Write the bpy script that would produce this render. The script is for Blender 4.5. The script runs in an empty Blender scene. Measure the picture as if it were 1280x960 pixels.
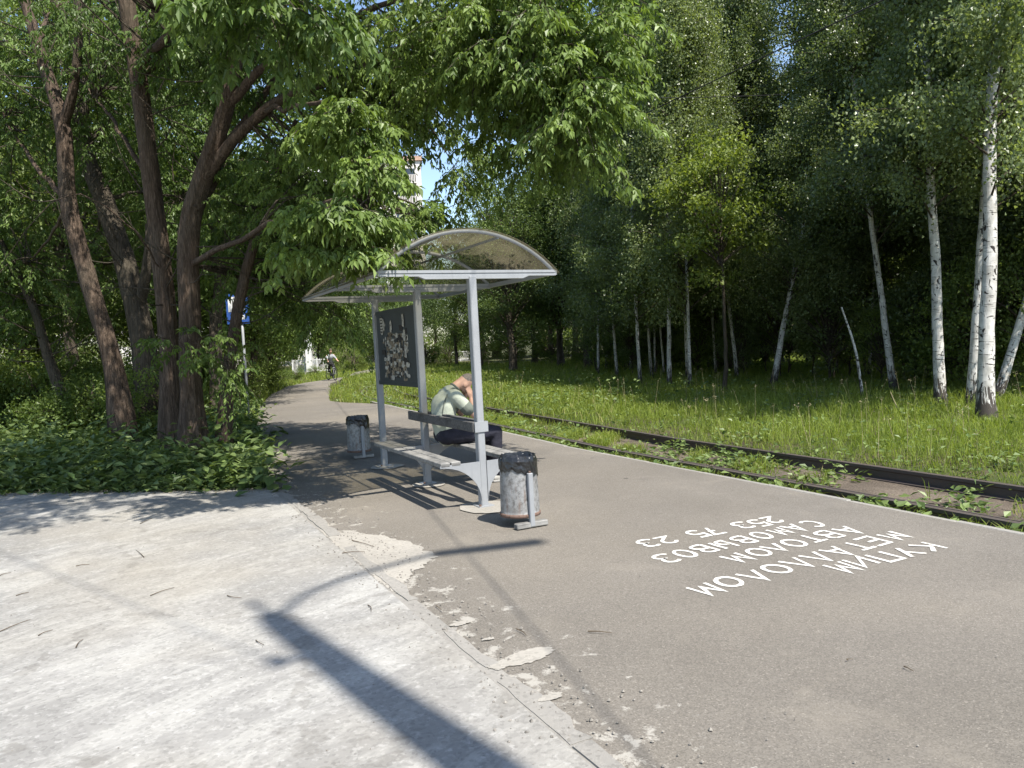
import bpy, bmesh, math, random
import numpy as np
from mathutils import Vector, Matrix, Quaternion

# ------------------------------------------------------------------ camera, sky, sun, exposure
S = bpy.context.scene
COL = S.collection
F_PX, W_PX, H_PX = 950.0, 1280.0, 960.0
CAM_H, PITCH, ROLL = 1.6, math.radians(3.2), math.radians(3.0)
_fw = np.array([0, math.cos(PITCH), -math.sin(PITCH)])
_up0 = np.array([0, math.sin(PITCH), math.cos(PITCH)])
_rt0 = np.array([1.0, 0, 0])
RT = _rt0 * math.cos(ROLL) - _up0 * math.sin(ROLL)
UP = _up0 * math.cos(ROLL) + _rt0 * math.sin(ROLL)
cam_data = bpy.data.cameras.new('camera')
cam_data.sensor_width = 36.0
cam_data.lens = 36.0 * F_PX / W_PX
cam_data.clip_start = 0.05
cam_data.clip_end = 2000.0
cam = bpy.data.objects.new('camera', cam_data)
COL.objects.link(cam)
cam.matrix_world = Matrix(((RT[0], UP[0], -_fw[0], 0), (RT[1], UP[1], -_fw[1], 0), (RT[2], UP[2], -_fw[2], CAM_H), (0, 0, 0, 1)))
S.camera = cam

SUN_EL = math.radians(57.0)
SUN_H = Vector((0.605, -0.796, 0)).normalized()
SUN_VEC = Vector((SUN_H.x * math.cos(SUN_EL), SUN_H.y * math.cos(SUN_EL), math.sin(SUN_EL)))
world = bpy.data.worlds.new('World')
S.world = world
world.use_nodes = True
wn = world.node_tree.nodes
wl = world.node_tree.links
wn.clear()
sky = wn.new('ShaderNodeTexSky')
sky.sky_type = 'NISHITA'
sky.sun_disc = False
sky.sun_elevation = SUN_EL
sky.sun_rotation = math.atan2(SUN_H.x, SUN_H.y)
sky.air_density = 1.0
sky.dust_density = 0.6
bg = wn.new('ShaderNodeBackground')
bg.inputs['Strength'].default_value = 0.13
wo = wn.new('ShaderNodeOutputWorld')
wl.new(sky.outputs[0], bg.inputs[0])
wl.new(bg.outputs[0], wo.inputs[0])
sun_data = bpy.data.lights.new('sun', 'SUN')
sun_data.energy = 5.0
sun_data.angle = math.radians(0.53)
sun_data.color = (1.0, 0.95, 0.87)
sun = bpy.data.objects.new('sun', sun_data)
COL.objects.link(sun)
sun.rotation_euler = SUN_VEC.to_track_quat('Z', 'Y').to_euler()
sun.location = (6, -8, 20)
S.view_settings.view_transform = 'Standard'
S.view_settings.look = 'None'
S.view_settings.gamma = 1.0
S.view_settings.use_curve_mapping = False
S.view_settings.exposure = 0.98
S.render.engine = 'CYCLES'
S.cycles.max_bounces = 7
S.cycles.diffuse_bounces = 4
S.cycles.glossy_bounces = 3
S.cycles.transmission_bounces = 4
S.cycles.transparent_max_bounces = 8
S.cycles.caustics_reflective = False
S.cycles.caustics_refractive = False
S.cycles.use_denoising = True

rng = np.random.default_rng(7)
random.seed(7)

# ------------------------------------------------------------------ pixel / ground helpers
def ray(px, py):
    return _fw * F_PX + RT * (px - W_PX / 2) + UP * (H_PX / 2 - py)
def G(px, py, z=0.0):
    d = ray(px, py); t = (z - CAM_H) / d[2]
    return np.array([0, 0, CAM_H]) + d * t
def P(px, py, y):
    d = ray(px, py)
    return np.array([0, 0, CAM_H]) + d * (y / d[1])
def proj(p):
    v = np.asarray(p, float) - np.array([0, 0, CAM_H])
    w = v @ _fw
    w = np.where(np.abs(w) < 1e-6, 1e-6, w)
    return W_PX / 2 + F_PX * (v @ RT) / w, H_PX / 2 - F_PX * (v @ UP) / w, w
OA = np.array([-0.34, 7.38, 0.0])
U = np.array([-0.4505, 0.8928, 0.0])      # along the platform, away from the viewer
V = np.array([0.8928, 0.4505, 0.0])       # across it, towards the track
ANG = math.atan2(V[1], V[0])
def L(u, v, z=0.0):
    return OA + U * u + V * v + np.array([0, 0, z])
def loc(p):
    q = np.asarray(p, float) - OA
    return q @ U, q @ V
def bend(u):
    u = np.asarray(u, float)
    return 0.065 * np.maximum(u - 3, 0) + 0.02 * np.maximum(u - 18, 0) ** 2

# ------------------------------------------------------------------ mesh helpers
def fast_mesh(name, verts, faces, attr=None, smooth=False):
    me = bpy.data.meshes.new(name)
    verts = np.asarray(verts, np.float32).reshape(-1, 3)
    faces = np.asarray(faces, np.int32)
    n, k = faces.shape
    me.vertices.add(len(verts)); me.vertices.foreach_set('co', verts.ravel())
    me.loops.add(n * k); me.loops.foreach_set('vertex_index', faces.ravel())
    me.polygons.add(n)
    me.polygons.foreach_set('loop_start', np.arange(0, n * k, k, dtype=np.int32))
    me.polygons.foreach_set('use_smooth', np.full(n, smooth, dtype=bool))
    if attr is not None:
        a = me.attributes.new('rnd', 'FLOAT', 'FACE')
        a.data.foreach_set('value', np.asarray(attr, np.float32))
    me.update(calc_edges=True)
    me.validate()
    return me
def obj(name, me, m=None, parent=None, loc_=None, kind=None):
    if isinstance(me, bmesh.types.BMesh):
        b = me; me = bpy.data.meshes.new(name); b.to_mesh(me); b.free()
    if m is not None and len(me.materials) == 0:
        me.materials.append(m)
    o = bpy.data.objects.new(name, me)
    COL.objects.link(o)
    if parent is not None: o.parent = parent
    if loc_ is not None: o.location = loc_
    if kind: o['kind'] = kind
    return o
def thing(name, label, cat, loc_=(0, 0, 0), rz=0.0, group=None):
    o = bpy.data.objects.new(name, None)
    COL.objects.link(o)
    o.empty_display_size = 0.2
    o.location = loc_; o.rotation_euler = (0, 0, rz)
    o['label'] = label; o['category'] = cat
    if group: o['group'] = group
    return o
def tag(o, label, cat, group=None):
    o['label'] = label; o['category'] = cat
    if group: o['group'] = group
    return o
def dup(root, loc_, rot=(0, 0, 0), scale=1.0, label=None, group=None):
    r = root.copy(); COL.objects.link(r)
    r.location = loc_; r.rotation_euler = rot
    r.scale = (scale,) * 3 if np.isscalar(scale) else scale
    if label: r['label'] = label
    if group: r['group'] = group
    for ch in list(root.children):
        c = ch.copy(); COL.objects.link(c); c.parent = r
        for g2 in list(ch.children):
            d = g2.copy(); COL.objects.link(d); d.parent = c
    return r

class MB:
    """collects simple solids into one mesh"""
    def __init__(s): s.v = []; s.f = []
    def add(s, v, f):
        n = len(s.v); s.v += [tuple(map(float, q)) for q in v]; s.f += [tuple(i + n for i in q) for q in f]; return s
    def box(s, c, d, M=None):
        x, y, z = d[0] / 2, d[1] / 2, d[2] / 2
        v = [Vector((a * x, b * y, e * z)) for e in (-1, 1) for b in (-1, 1) for a in (-1, 1)]
        if M is not None: v = [M @ q for q in v]
        v = [q + Vector(c) for q in v]
        return s.add(v, [(0, 2, 3, 1), (4, 5, 7, 6), (0, 1, 5, 4), (2, 6, 7, 3), (0, 4, 6, 2), (1, 3, 7, 5)])
    def bar(s, a, b, w, h, upv=(0, 0, 1)):
        a = Vector(a); b = Vector(b); d = b - a; ln = d.length; d.normalize()
        up = Vector(upv)
        if abs(d.dot(up)) > .98: up = Vector((1, 0, 0))
        x = d.cross(up).normalized(); z = x.cross(d)
        M = Matrix((x, d, z)).transposed()
        return s.box((a + b) / 2, (w, ln, h), M)
    def tube(s, pts, r, n=8, cap=True):
        v, f = tube_arrays(pts, r, n)
        s.add(v, [tuple(q) for q in f])
        if cap:
            m = len(s.v) - len(v); k = len(pts)
            s.f.append(tuple(m + i for i in range(n))[::-1]); s.f.append(tuple(m + (k - 1) * n + i for i in range(n)))
        return s
    def lathe(s, prof, c=(0, 0, 0), n=24, closed=False):
        base = len(s.v); k = len(prof)
        for r, z in prof:
            for i in range(n):
                a = 2 * math.pi * i / n; s.v.append((c[0] + r * math.cos(a), c[1] + r * math.sin(a), c[2] + z))
        for j in range(k - 1 if not closed else k):
            j2 = (j + 1) % k
            for i in range(n):
                i2 = (i + 1) % n; s.f.append((base + j * n + i, base + j * n + i2, base + j2 * n + i2, base + j2 * n + i))
        return s
    def prism(s, poly, z0, z1):
        n = len(poly)
        v = [(x, y, z0) for x, y in poly] + [(x, y, z1) for x, y in poly]
        return s.add(v, [tuple(range(n))[::-1], tuple(range(n, 2 * n))] + [(i, (i + 1) % n, n + (i + 1) % n, n + i) for i in range(n)])
    def mesh(s, name, smooth=False, bevel=0):
        me = bpy.data.meshes.new(name); me.from_pydata(s.v, [], s.f)
        if bevel:
            b = bmesh.new(); b.from_mesh(me)
            bmesh.ops.recalc_face_normals(b, faces=b.faces)
            bmesh.ops.bevel(b, geom=[e for e in b.edges if len(e.link_faces) == 2 and e.calc_face_angle(0) > .5], offset=bevel, segments=1, affect='EDGES', clamp_overlap=True)
            b.to_mesh(me); b.free()
        else:
            b = bmesh.new(); b.from_mesh(me); bmesh.ops.recalc_face_normals(b, faces=b.faces); b.to_mesh(me); b.free()
        if smooth:
            me.polygons.foreach_set('use_smooth', [True] * len(me.polygons))
        return me
    def build(s, name, m, parent=None, smooth=False, bevel=0, loc_=None):
        return obj(name, s.mesh(name, smooth, bevel), m, parent, loc_)

def tube_arrays(pts, r, n=8, jitter=0.0, rg=None):
    pts = np.asarray(pts, float); k = len(pts)
    r = np.broadcast_to(np.asarray(r, float), (k,))
    t = np.gradient(pts, axis=0); t /= np.linalg.norm(t, axis=1)[:, None] + 1e-9
    ref = np.array([1.0, 0.03, 0.02]) if abs(t[:, 0]).mean() < .8 else np.array([0, 1.0, 0.05])
    x = ref - t * (t @ ref)[:, None]; x /= np.linalg.norm(x, axis=1)[:, None]
    y = np.cross(t, x)
    a = np.arange(n) * 2 * math.pi / n
    rr = r[:, None] * np.ones(n)
    if jitter and rg is not None:
        base = 1 + jitter * rg.normal(size=n)
        rr = rr * base[None] * (1 + .45 * jitter * rg.normal(size=(k, n)))
    v = pts[:, None] + x[:, None] * (rr * np.cos(a))[..., None] + y[:, None] * (rr * np.sin(a))[..., None]
    i = np.arange(k - 1)[:, None] * n + np.arange(n)[None]
    i2 = np.arange(k - 1)[:, None] * n + (np.arange(n)[None] + 1) % n
    f = np.stack([i, i2, i2 + n, i + n], -1).reshape(-1, 4)
    return v.reshape(-1, 3), f
def spline(pts, n):
    pts = np.asarray(pts, float); k = len(pts)
    t = np.linspace(0, k - 1, n); out = np.zeros((n, pts.shape[1]))
    ext = np.vstack([2 * pts[0] - pts[1], pts, 2 * pts[-1] - pts[-2]])
    for j, q in enumerate(t):
        i = min(int(q), k - 2); s = q - i
        p0, p1, p2, p3 = ext[i:i + 4]
        out[j] = .5 * (2 * p1 + (p2 - p0) * s + (2 * p0 - 5 * p1 + 4 * p2 - p3) * s * s + (3 * p1 - p0 - 3 * p2 + p3) * s ** 3)
    return out
def norm(a): return a / (np.linalg.norm(a, axis=-1, keepdims=True) + 1e-9)
def leaves_arrays(base, tip, nrm, ln, wd, fold=.25, mid=.42):
    """folded leaf of four corners: two triangles each"""
    tip = norm(tip); w = norm(np.cross(tip, nrm)); n2 = np.cross(w, tip)
    ln = ln[:, None]; wd = wd[:, None]
    m = base + tip * ln * mid
    v = np.stack([base, m + w * wd * .5 + n2 * wd * fold, base + tip * ln - n2 * ln * .08, m - w * wd * .5 + n2 * wd * fold], 1)
    k = np.arange(len(base))[:, None] * 4
    f = np.stack([k + np.array([0, 1, 2]), k + np.array([0, 2, 3])], 1).reshape(-1, 3)
    return v.reshape(-1, 3), f
def inside(poly, x, y):
    poly = np.asarray(poly); r = np.zeros(len(x), bool); n = len(poly)
    for i in range(n):
        x1, y1 = poly[i]; x2, y2 = poly[(i + 1) % n]
        c = ((y1 > y) != (y2 > y)) & (x < (x2 - x1) * (y - y1) / (y2 - y1 + 1e-12) + x1)
        r ^= c
    return r

# ------------------------------------------------------------------ materials
class NT:
    def __init__(s, name):
        s.m = bpy.data.materials.new(name); s.m.use_nodes = True
        s.n = s.m.node_tree.nodes; s.l = s.m.node_tree.links
        s.b = s.n['Principled BSDF']; s.out = s.n['Material Output']
    def new(s, t, **kw):
        q = s.n.new(t)
        for k, v in kw.items(): setattr(q, k, v)
        return q
    def set(s, sock, v):
        if hasattr(v, 'is_output'): s.l.new(v, sock)
        elif isinstance(v, (tuple, list)) and len(v) == 3 and sock.type == 'RGBA': sock.default_value = (*v, 1)
        else: sock.default_value = v
    def coord(s, scale=(1, 1, 1), rot=(0, 0, 0), kind='Object'):
        t = s.new('ShaderNodeTexCoord'); mp = s.new('ShaderNodeMapping')
        mp.inputs['Rotation'].default_value = rot
        s.l.new(t.outputs[kind], mp.inputs[0])
        m2 = s.new('ShaderNodeMapping'); m2.inputs['Scale'].default_value = scale
        s.l.new(mp.outputs[0], m2.inputs[0]); return m2.outputs[0]
    def noise(s, vec, scale, detail=4, rough=.55, dist=0.0):
        t = s.new('ShaderNodeTexNoise'); s.l.new(vec, t.inputs['Vector'])
        t.inputs['Scale'].default_value = scale; t.inputs['Detail'].default_value = detail
        t.inputs['Roughness'].default_value = rough; t.inputs['Distortion'].default_value = dist
        return t.outputs['Fac']
    def vor(s, vec, scale, feature='F1', out='Distance'):
        t = s.new('ShaderNodeTexVoronoi', feature=feature); s.l.new(vec, t.inputs['Vector'])
        t.inputs['Scale'].default_value = scale; return t.outputs[out]
    def ramp(s, fac, *stops):
        r = s.new('ShaderNodeValToRGB'); s.l.new(fac, r.inputs[0])
        e = r.color_ramp.elements
        while len(e) < len(stops): e.new(.5)
        for i, (p, c) in enumerate(stops):
            e[i].position = p; e[i].color = (c, c, c, 1) if np.isscalar(c) else (*c, 1)
        return r.outputs[0]
    def mix(s, fac, a, b, mode='MIX'):
        q = s.new('ShaderNodeMix', data_type='RGBA', blend_type=mode)
        s.set(q.inputs[0], fac); s.set(q.inputs[6], a); s.set(q.inputs[7], b); return q.outputs[2]
    def math(s, op, a, b=0.0, c=0.0):
        q = s.new('ShaderNodeMath', operation=op); s.set(q.inputs[0], a); s.set(q.inputs[1], b); s.set(q.inputs[2], c); return q.outputs[0]
    def bump(s, h, dist, strength=1.0):
        q = s.new('ShaderNodeBump'); s.l.new(h, q.inputs['Height'])
        q.inputs['Distance'].default_value = dist; q.inputs['Strength'].default_value = strength
        s.l.new(q.outputs[0], s.b.inputs['Normal']); return q.outputs[0]
    def fin(s, col=None, rough=.8, spec=.3, metal=0.0):
        if col is not None: s.set(s.b.inputs['Base Color'], col)
        s.set(s.b.inputs['Roughness'], rough); s.b.inputs['Specular IOR Level'].default_value = spec
        s.b.inputs['Metallic'].default_value = metal
        return s.m

def simple(name, c, rough=.7, spec=.3, metal=0.0, var=.15, scale=12, bump=0.0, c2=None):
    k = NT(name); v = k.coord(); n = k.noise(v, scale, 5)
    c2 = c2 or tuple(q * (1 - 2 * var) for q in c)
    col = k.ramp(n, (.35, c2), (.62, c))
    if bump: k.bump(n, bump)
    return k.fin(col, rough, spec, metal)

def leaf_material(name, c1, c2, trans=.35, tcol=None, rough=.45, spec=.35, c3=None):
    k = NT(name)
    at = k.new('ShaderNodeAttribute', attribute_name='rnd')
    oi = k.new('ShaderNodeObjectInfo')
    col = k.ramp(at.outputs['Fac'], (0.0, c1), (.75 if c3 is None else .93, c2), (1.0, c3 or tuple(q * 1.25 for q in c2)))
    hs = k.new('ShaderNodeHueSaturation'); k.l.new(col, hs.inputs['Color'])
    k.set(hs.inputs['Value'], k.math('MULTIPLY_ADD', oi.outputs['Random'], .35, .82))
    k.set(hs.inputs['Hue'], k.math('MULTIPLY_ADD', oi.outputs['Random'], -.016, .503))
    col = hs.outputs[0]
    k.fin(col, rough, spec)
    tr = k.new('ShaderNodeBsdfTranslucent')
    k.set(tr.inputs[0], k.mix(1.0, col, tcol or (1.25, 1.25, .55), 'MULTIPLY'))
    mx = k.new('ShaderNodeMixShader'); mx.inputs[0].default_value = trans
    k.l.new(k.b.outputs[0], mx.inputs[1]); k.l.new(tr.outputs[0], mx.inputs[2]); k.l.new(mx.outputs[0], k.out.inputs[0])
    return k.m

# leaves
M_MAPLE = leaf_material('maple_leaf', (.055, .10, .022), (.165, .245, .065), .42)
M_YOUNG = leaf_material('young_maple_leaf', (.13, .185, .03), (.25, .31, .07), .45)
M_BIRCH = leaf_material('birch_leaf', (.075, .115, .036), (.18, .235, .10), .45, rough=.35, spec=.5)
M_BROAD = leaf_material('broad_leaf', (.068, .112, .028), (.17, .23, .07), .46)
M_POPLAR = leaf_material('poplar_leaf', (.055, .095, .028), (.13, .19, .06), .35)
M_SHRUB = leaf_material('shrub_leaf', (.07, .12, .025), (.16, .22, .05), .45)
M_WEED = leaf_material('weed_leaf', (.055, .10, .028), (.13, .185, .06), .3)
M_GRASS = leaf_material('grass_blade', (.11, .17, .022), (.26, .33, .07), .5, rough=.5, c3=(.42, .37, .18))
M_STRAW = simple('dry_stem', (.34, .29, .17), .8, .2)

def bark_mat(name, c1, c2, c3):
    k = NT(name); v = k.coord((17, 17, 1.7)); n1 = k.noise(v, 1.6, 5, .68, 1.0)
    v2 = k.coord((50, 50, 7)); n2 = k.noise(v2, 1.5, 4, .6, .5)
    h = k.math('ADD', n1, k.math('MULTIPLY', n2, .45))
    col = k.ramp(h, (.42, c1), (.68, c2), (.92, c3))
    g = k.noise(k.coord((1, 1, .5)), 1.3, 3)
    col = k.mix(k.ramp(g, (.5, 0.0), (.75, .5)), col, (.12, .115, .085))
    k.bump(h, .06, 1.0)
    return k.fin(col, .92, .15)
M_BARK = bark_mat('maple_bark', (.022, .016, .012), (.10, .072, .053), (.21, .155, .115))
M_BARK2 = bark_mat('dark_bark', (.03, .025, .02), (.085, .07, .052), (.15, .125, .095))
def birch_mat():
    k = NT('birch_bark')
    v = k.coord((1, 1, 1)); pale = k.ramp(k.noise(v, 5, 4), (.35, (.36, .345, .31)), (.65, (.62, .60, .56)))
    dash = k.noise(k.coord((3.2, 3.2, 26)), 1.5, 3, .6, .3)
    col = k.mix(k.ramp(dash, (.61, 0.0), (.66, 1.0)), pale, (.06, .052, .045))
    knots = k.noise(k.coord((9, 9, 6.5)), 1.0, 3, .6, .8)
    col = k.mix(k.ramp(knots, (.595, 0.0), (.62, 1.0)), col, (.035, .03, .027))
    # the rough dark bark at the foot of an old birch
    t = k.new('ShaderNodeTexCoord'); sp = k.new('ShaderNodeSeparateXYZ'); k.l.new(t.outputs['Object'], sp.inputs[0])
    foot = k.noise(k.coord((9, 9, 2.2)), 1.6, 4, .6, 1.0)
    fm = k.math('ADD', k.math('MULTIPLY', sp.outputs[2], -.42), k.math('ADD', foot, .05))
    col = k.mix(k.ramp(fm, (.33, 0.0), (.40, 1.0)), col, (.05, .042, .035))
    k.bump(k.math('ADD', foot, k.math('MULTIPLY', dash, .3)), .012, .7)
    return k.fin(col, .75, .25)
M_BIRCHBARK = birch_mat()

def asphalt_mat():
    k = NT('old_asphalt'); v = k.coord()
    big = k.noise(v, .55, 4, .6, .4); mid = k.noise(v, 4, 5, .65); fine = k.noise(v, 190, 3, .7)
    ag = k.vor(v, 150, out='Color')
    sep = k.new('ShaderNodeSeparateColor'); k.l.new(ag, sep.inputs[0])
    base = k.ramp(big, (.3, (.150, .135, .114)), (.7, (.188, .170, .146)))
    base = k.mix(k.ramp(mid, (.3, 0.0), (.7, .22)), base, (.215, .194, .162))
    grain = k.ramp(sep.outputs[0], (0.0, .72), (.6, 1.0), (.93, 1.06), (1.0, 1.45))
    base = k.mix(1.0, base, grain, 'MULTIPLY')
    # pale cement dust and crumbs along the joint with the slab
    dt = k.new('ShaderNodeVectorMath', operation='DOT_PRODUCT'); k.l.new(v, dt.inputs[0]); dt.inputs[1].default_value = tuple(V)
    vv = k.math('SUBTRACT', dt.outputs['Value'], float(OA @ V))          # metres across the platform
    near = k.new('ShaderNodeMapRange'); k.l.new(vv, near.inputs[0])
    near.inputs[1].default_value = -1.6; near.inputs[2].default_value = -.45; near.inputs[3].default_value = .20; near.inputs[4].default_value = 0.0
    sp = k.noise(v, 7, 7, .72, .2)
    crumbs = k.ramp(k.math('ADD', sp, near.outputs[0]), (.70, 0.0), (.76, .85))
    base = k.mix(crumbs, base, (.36, .34, .30))
    st = k.noise(v, 1.7, 2, .4)
    base = k.mix(k.ramp(st, (.70, 0.0), (.76, .35)), base, (.09, .082, .073))
    dots = k.vor(v, 1.1)
    base = k.mix(k.ramp(dots, (.028, .8), (.036, 0.0)), base, (.055, .05, .046))
    wide = k.noise(v, .22, 3, .5, .6)
    base = k.mix(1.0, base, k.ramp(wide, (.32, (.84, .85, .87)), (.52, (1, 1, 1)), (.72, (1.14, 1.12, 1.06))), 'MULTIPLY')
    dust = k.noise(v, 1.1, 6, .7, .5)
    base = k.mix(k.ramp(dust, (.55, 0.0), (.72, .35)), base, (.27, .24, .195))
    h = k.math('ADD', fine, k.math('MULTIPLY', sep.outputs[0], .6))
    k.bump(h, .006, .7)
    return k.fin(base, .88, .25)
M_ASPHALT = asphalt_mat()
def concrete_mat(name, streak=True, tint=(1, 1, 1)):
    k = NT(name); v = k.coord()
    big = k.noise(v, .8, 5, .6, .5)
    c = lambda a: tuple(a * t for t in tint)
    base = k.ramp(big, (.3, c(.215)), (.7, c(.285)))
    if streak:
        vs = k.coord((.9, 2.6, 1), (0, 0, math.radians(-50)))
        s1 = k.noise(vs, 1.6, 7, .72, 1.1)
        vs2 = k.coord((5, 11, 1), (0, 0, math.radians(-44)))
        s2 = k.noise(vs2, 1.6, 5, .7, .6)
        st = k.math('ADD', k.math('MULTIPLY', s1, .72), k.math('MULTIPLY', s2, .28))
        st = k.math('ADD', st, k.math('MULTIPLY', k.math('SUBTRACT', big, .5), .5))
        base = k.mix(k.ramp(st, (.47, 0.0), (.60, .85)), base, (.35, .342, .318))
        vn = k.noise(v, 18, 6, .7)
        base = k.mix(k.ramp(vn, (.55, 0.0), (.63, .55)), base, (.40, .392, .372))
        warm = k.noise(v, .45, 3)
        base = k.mix(k.ramp(warm, (.45, 0.0), (.68, .6)), base, (.27, .245, .20))
    sp = k.vor(v, 60, out='Color'); sc = k.new('ShaderNodeSeparateColor'); k.l.new(sp, sc.inputs[0])
    base = k.mix(1.0, base, k.ramp(sc.outputs[0], (0.0, .80), (.3, .97), (.9, 1.0), (1.0, 1.12)), 'MULTIPLY')
    cr = k.vor(k.coord(), .55, 'DISTANCE_TO_EDGE')
    wob = k.noise(v, 6, 4)
    crk = k.math('ADD', cr, k.math('MULTIPLY', k.math('SUBTRACT', wob, .5), .22))
    if streak: base = k.mix(k.ramp(crk, (.0, .28), (.008, 0.0)), base, (.11, .10, .085))
    k.bump(k.math('ADD', k.noise(v, 130, 4, .7), k.math('MULTIPLY', big, .5)), .006, .7)
    return k.fin(base, .9, .25)
M_CONCRETE = concrete_mat('concrete_slab', True, (.97, .945, .89))
M_KERB = concrete_mat('kerb_concrete', False, (.98, .93, .84))
M_SPILL = concrete_mat('cement_spill', False, (1.22, 1.14, 1.0))
def soil_mat(name, a, b, g=None):
    k = NT(name); v = k.coord(); n = k.noise(v, 1.5, 6, .65); f = k.noise(v, 40, 4, .7)
    col = k.ramp(n, (.35, a), (.65, b))
    col = k.mix(1.0, col, k.ramp(f, (.3, .6), (.7, 1.25)), 'MULTIPLY')
    if g: col = k.mix(k.ramp(k.noise(v, .7, 5, .6), (.4, 0.0), (.6, .8)), col, g)
    k.bump(f, .03, .8)
    return k.fin(col, .95, .1)
M_SOIL = soil_mat('park_soil', (.06, .05, .035), (.11, .09, .06), (.06, .085, .025))
M_DIRT = soil_mat('track_dirt', (.075, .062, .05), (.17, .14, .11))

def paint_metal(name, c, chip=(.12, .09, .07), rough=.42, amt=.68):
    k = NT(name); v = k.coord()
    n = k.noise(v, 3, 5, .6); s = k.noise(v, 38, 5, .65)
    col = k.ramp(n, (.3, tuple(q * .82 for q in c)), (.7, c))
    drip = k.noise(k.coord((14, 14, 1.2)), 1.5, 4)
    col = k.mix(k.ramp(drip, (.55, 0.0), (.75, .3)), col, tuple(q * .6 for q in c))
    col = k.mix(k.ramp(s, (amt, 0.0), (amt + .04, .9)), col, chip)
    k.bump(s, .002, .5)
    return k.fin(col, rough, .45)
M_GREYMET = paint_metal('grey_painted_steel', (.285, .295, .305), (.16, .14, .125))
M_DARKMET = paint_metal('dark_painted_steel', (.045, .05, .055), (.1, .09, .08))
def zinc_mat():
    k = NT('weathered_zinc'); v = k.coord()
    a = k.noise(v, 26, 6, .7); b = k.noise(v, 5, 5, .6); st = k.noise(k.coord((22, 22, 2)), 1.5, 4)
    col = k.ramp(a, (.36, (.13, .125, .12)), (.5, (.25, .25, .245)), (.68, (.33, .33, .325)))
    col = k.mix(k.ramp(b, (.48, 0.0), (.66, .75)), col, (.16, .145, .13))
    col = k.mix(k.ramp(st, (.56, 0.0), (.70, .6)), col, (.17, .10, .065))
    k.bump(a, .003, .6)
    return k.fin(col, .55, .4, .25)
M_ZINC = zinc_mat()
M_RUST = paint_metal('rusty_steel', (.16, .10, .075), (.07, .045, .035), .8, .55)
M_RAIL = paint_metal('rail_steel', (.075, .062, .055), (.12, .075, .05), .55, .6)
def wood_mat(name, c1, c2):
    k = NT(name); v = k.coord((40, 1.5, 40)); n = k.noise(v, 1.5, 5, .65, .4)
    k2 = k.noise(k.coord(), 9, 4)
    col = k.mix(k.ramp(k2, (.45, 0.0), (.7, .6)), k.ramp(n, (.35, c1), (.65, c2)), tuple(q * .45 for q in c1))
    k.bump(n, .004, .8)
    return k.fin(col, .75, .3)
M_WOOD = wood_mat('weathered_bench_paint', (.15, .147, .138), (.29, .283, .265))
M_WOODDARK = wood_mat('dark_worn_plank', (.055, .052, .05), (.13, .125, .12))
def poly_mat():
    k = NT('smoky_polycarbonate'); v = k.coord()
    d = k.noise(v, 2.2, 5, .6)
    dirt = k.ramp(d, (.38, 0.0), (.72, 1.0))
    k.fin(k.mix(dirt, (.20, .18, .13), (.30, .27, .20)), .22, .5)
    tl = k.new('ShaderNodeBsdfTranslucent'); tl.inputs[0].default_value = (.50, .46, .34, 1)
    m0 = k.new('ShaderNodeMixShader'); m0.inputs[0].default_value = .35; k.l.new(k.b.outputs[0], m0.inputs[1]); k.l.new(tl.outputs[0], m0.inputs[2])
    tr = k.new('ShaderNodeBsdfTransparent'); tr.inputs[0].default_value = (.80, .78, .71, 1)
    mx = k.new('ShaderNodeMixShader'); k.l.new(k.math('MULTIPLY_ADD', dirt, .22, .13), mx.inputs[0])
    k.l.new(tr.outputs[0], mx.inputs[1]); k.l.new(m0.outputs[0], mx.inputs[2]); k.l.new(mx.outputs[0], k.out.inputs[0])
    return k.m
M_POLY = poly_mat()
M_PAPER = simple('torn_paper', (.48, .45, .38), .9, .1, var=.3, scale=30)
M_PAPERD = simple('faded_poster', (.27, .22, .155), .9, .1, var=.3, scale=25)
M_INK = simple('print_ink', (.06, .055, .05), .9, .1)
M_BAG = simple('black_bin_bag', (.012, .012, .013), .28, .6, var=.1, scale=20, bump=.01)
def worn_paint():
    k = NT('worn_road_paint'); v = k.coord(); a = k.noise(v, 28, 6, .75); b = k.noise(v, 3, 3)
    col = k.mix(k.ramp(k.math('ADD', a, k.math('MULTIPLY', b, .25)), (.66, 0.0), (.74, .8)), (.60, .585, .54), (.21, .19, .16))
    return k.fin(col, .85, .2)
M_WHITE = worn_paint()
M_WPAINT = simple('white_paint', (.68, .68, .67), .6, .3, var=.08)
M_BLUE = simple('blue_sign_enamel', (.02, .075, .30), .35, .5, var=.08)
M_SKIN = simple('skin', (.56, .34, .25), .55, .35, var=.06, scale=14)
M_HAIR = simple('dark_short_hair', (.10, .075, .055), .75, .3, var=.25, scale=90)
M_GREYHAIR = simple('grey_short_hair', (.26, .22, .19), .75, .3, var=.25, scale=90)
M_TEE = simple('sage_cotton', (.36, .385, .315), .9, .15, var=.09, scale=8, bump=.012)
M_TEED = simple('dark_sage_cotton', (.14, .155, .13), .9, .15, var=.1)
M_TROUS = simple('dark_navy_trousers', (.028, .028, .04), .85, .2, var=.2, scale=9, bump=.02)
M_SHOE = simple('off_white_trainers', (.52, .50, .45), .7, .3, var=.12, scale=20)
M_SOLE = simple('rubber_sole', (.30, .29, .27), .8, .2)
M_BLACK = simple('black_rubber', (.015, .015, .016), .7, .3)
M_GREYTOP = simple('pale_grey_jersey', (.30, .32, .34), .9, .1)
M_REDTOP = simple('pinkish_top', (.42, .20, .18), .9, .1)
M_DARKTOP = simple('dark_jacket', (.04, .04, .05), .9, .1)
M_CABLE = simple('cable_sheath', (.02, .02, .022), .7, .3)
M_PANELW = simple('white_wall_panel', (.62, .59, .55), .85, .2, var=.08, scale=1.5)
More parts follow.
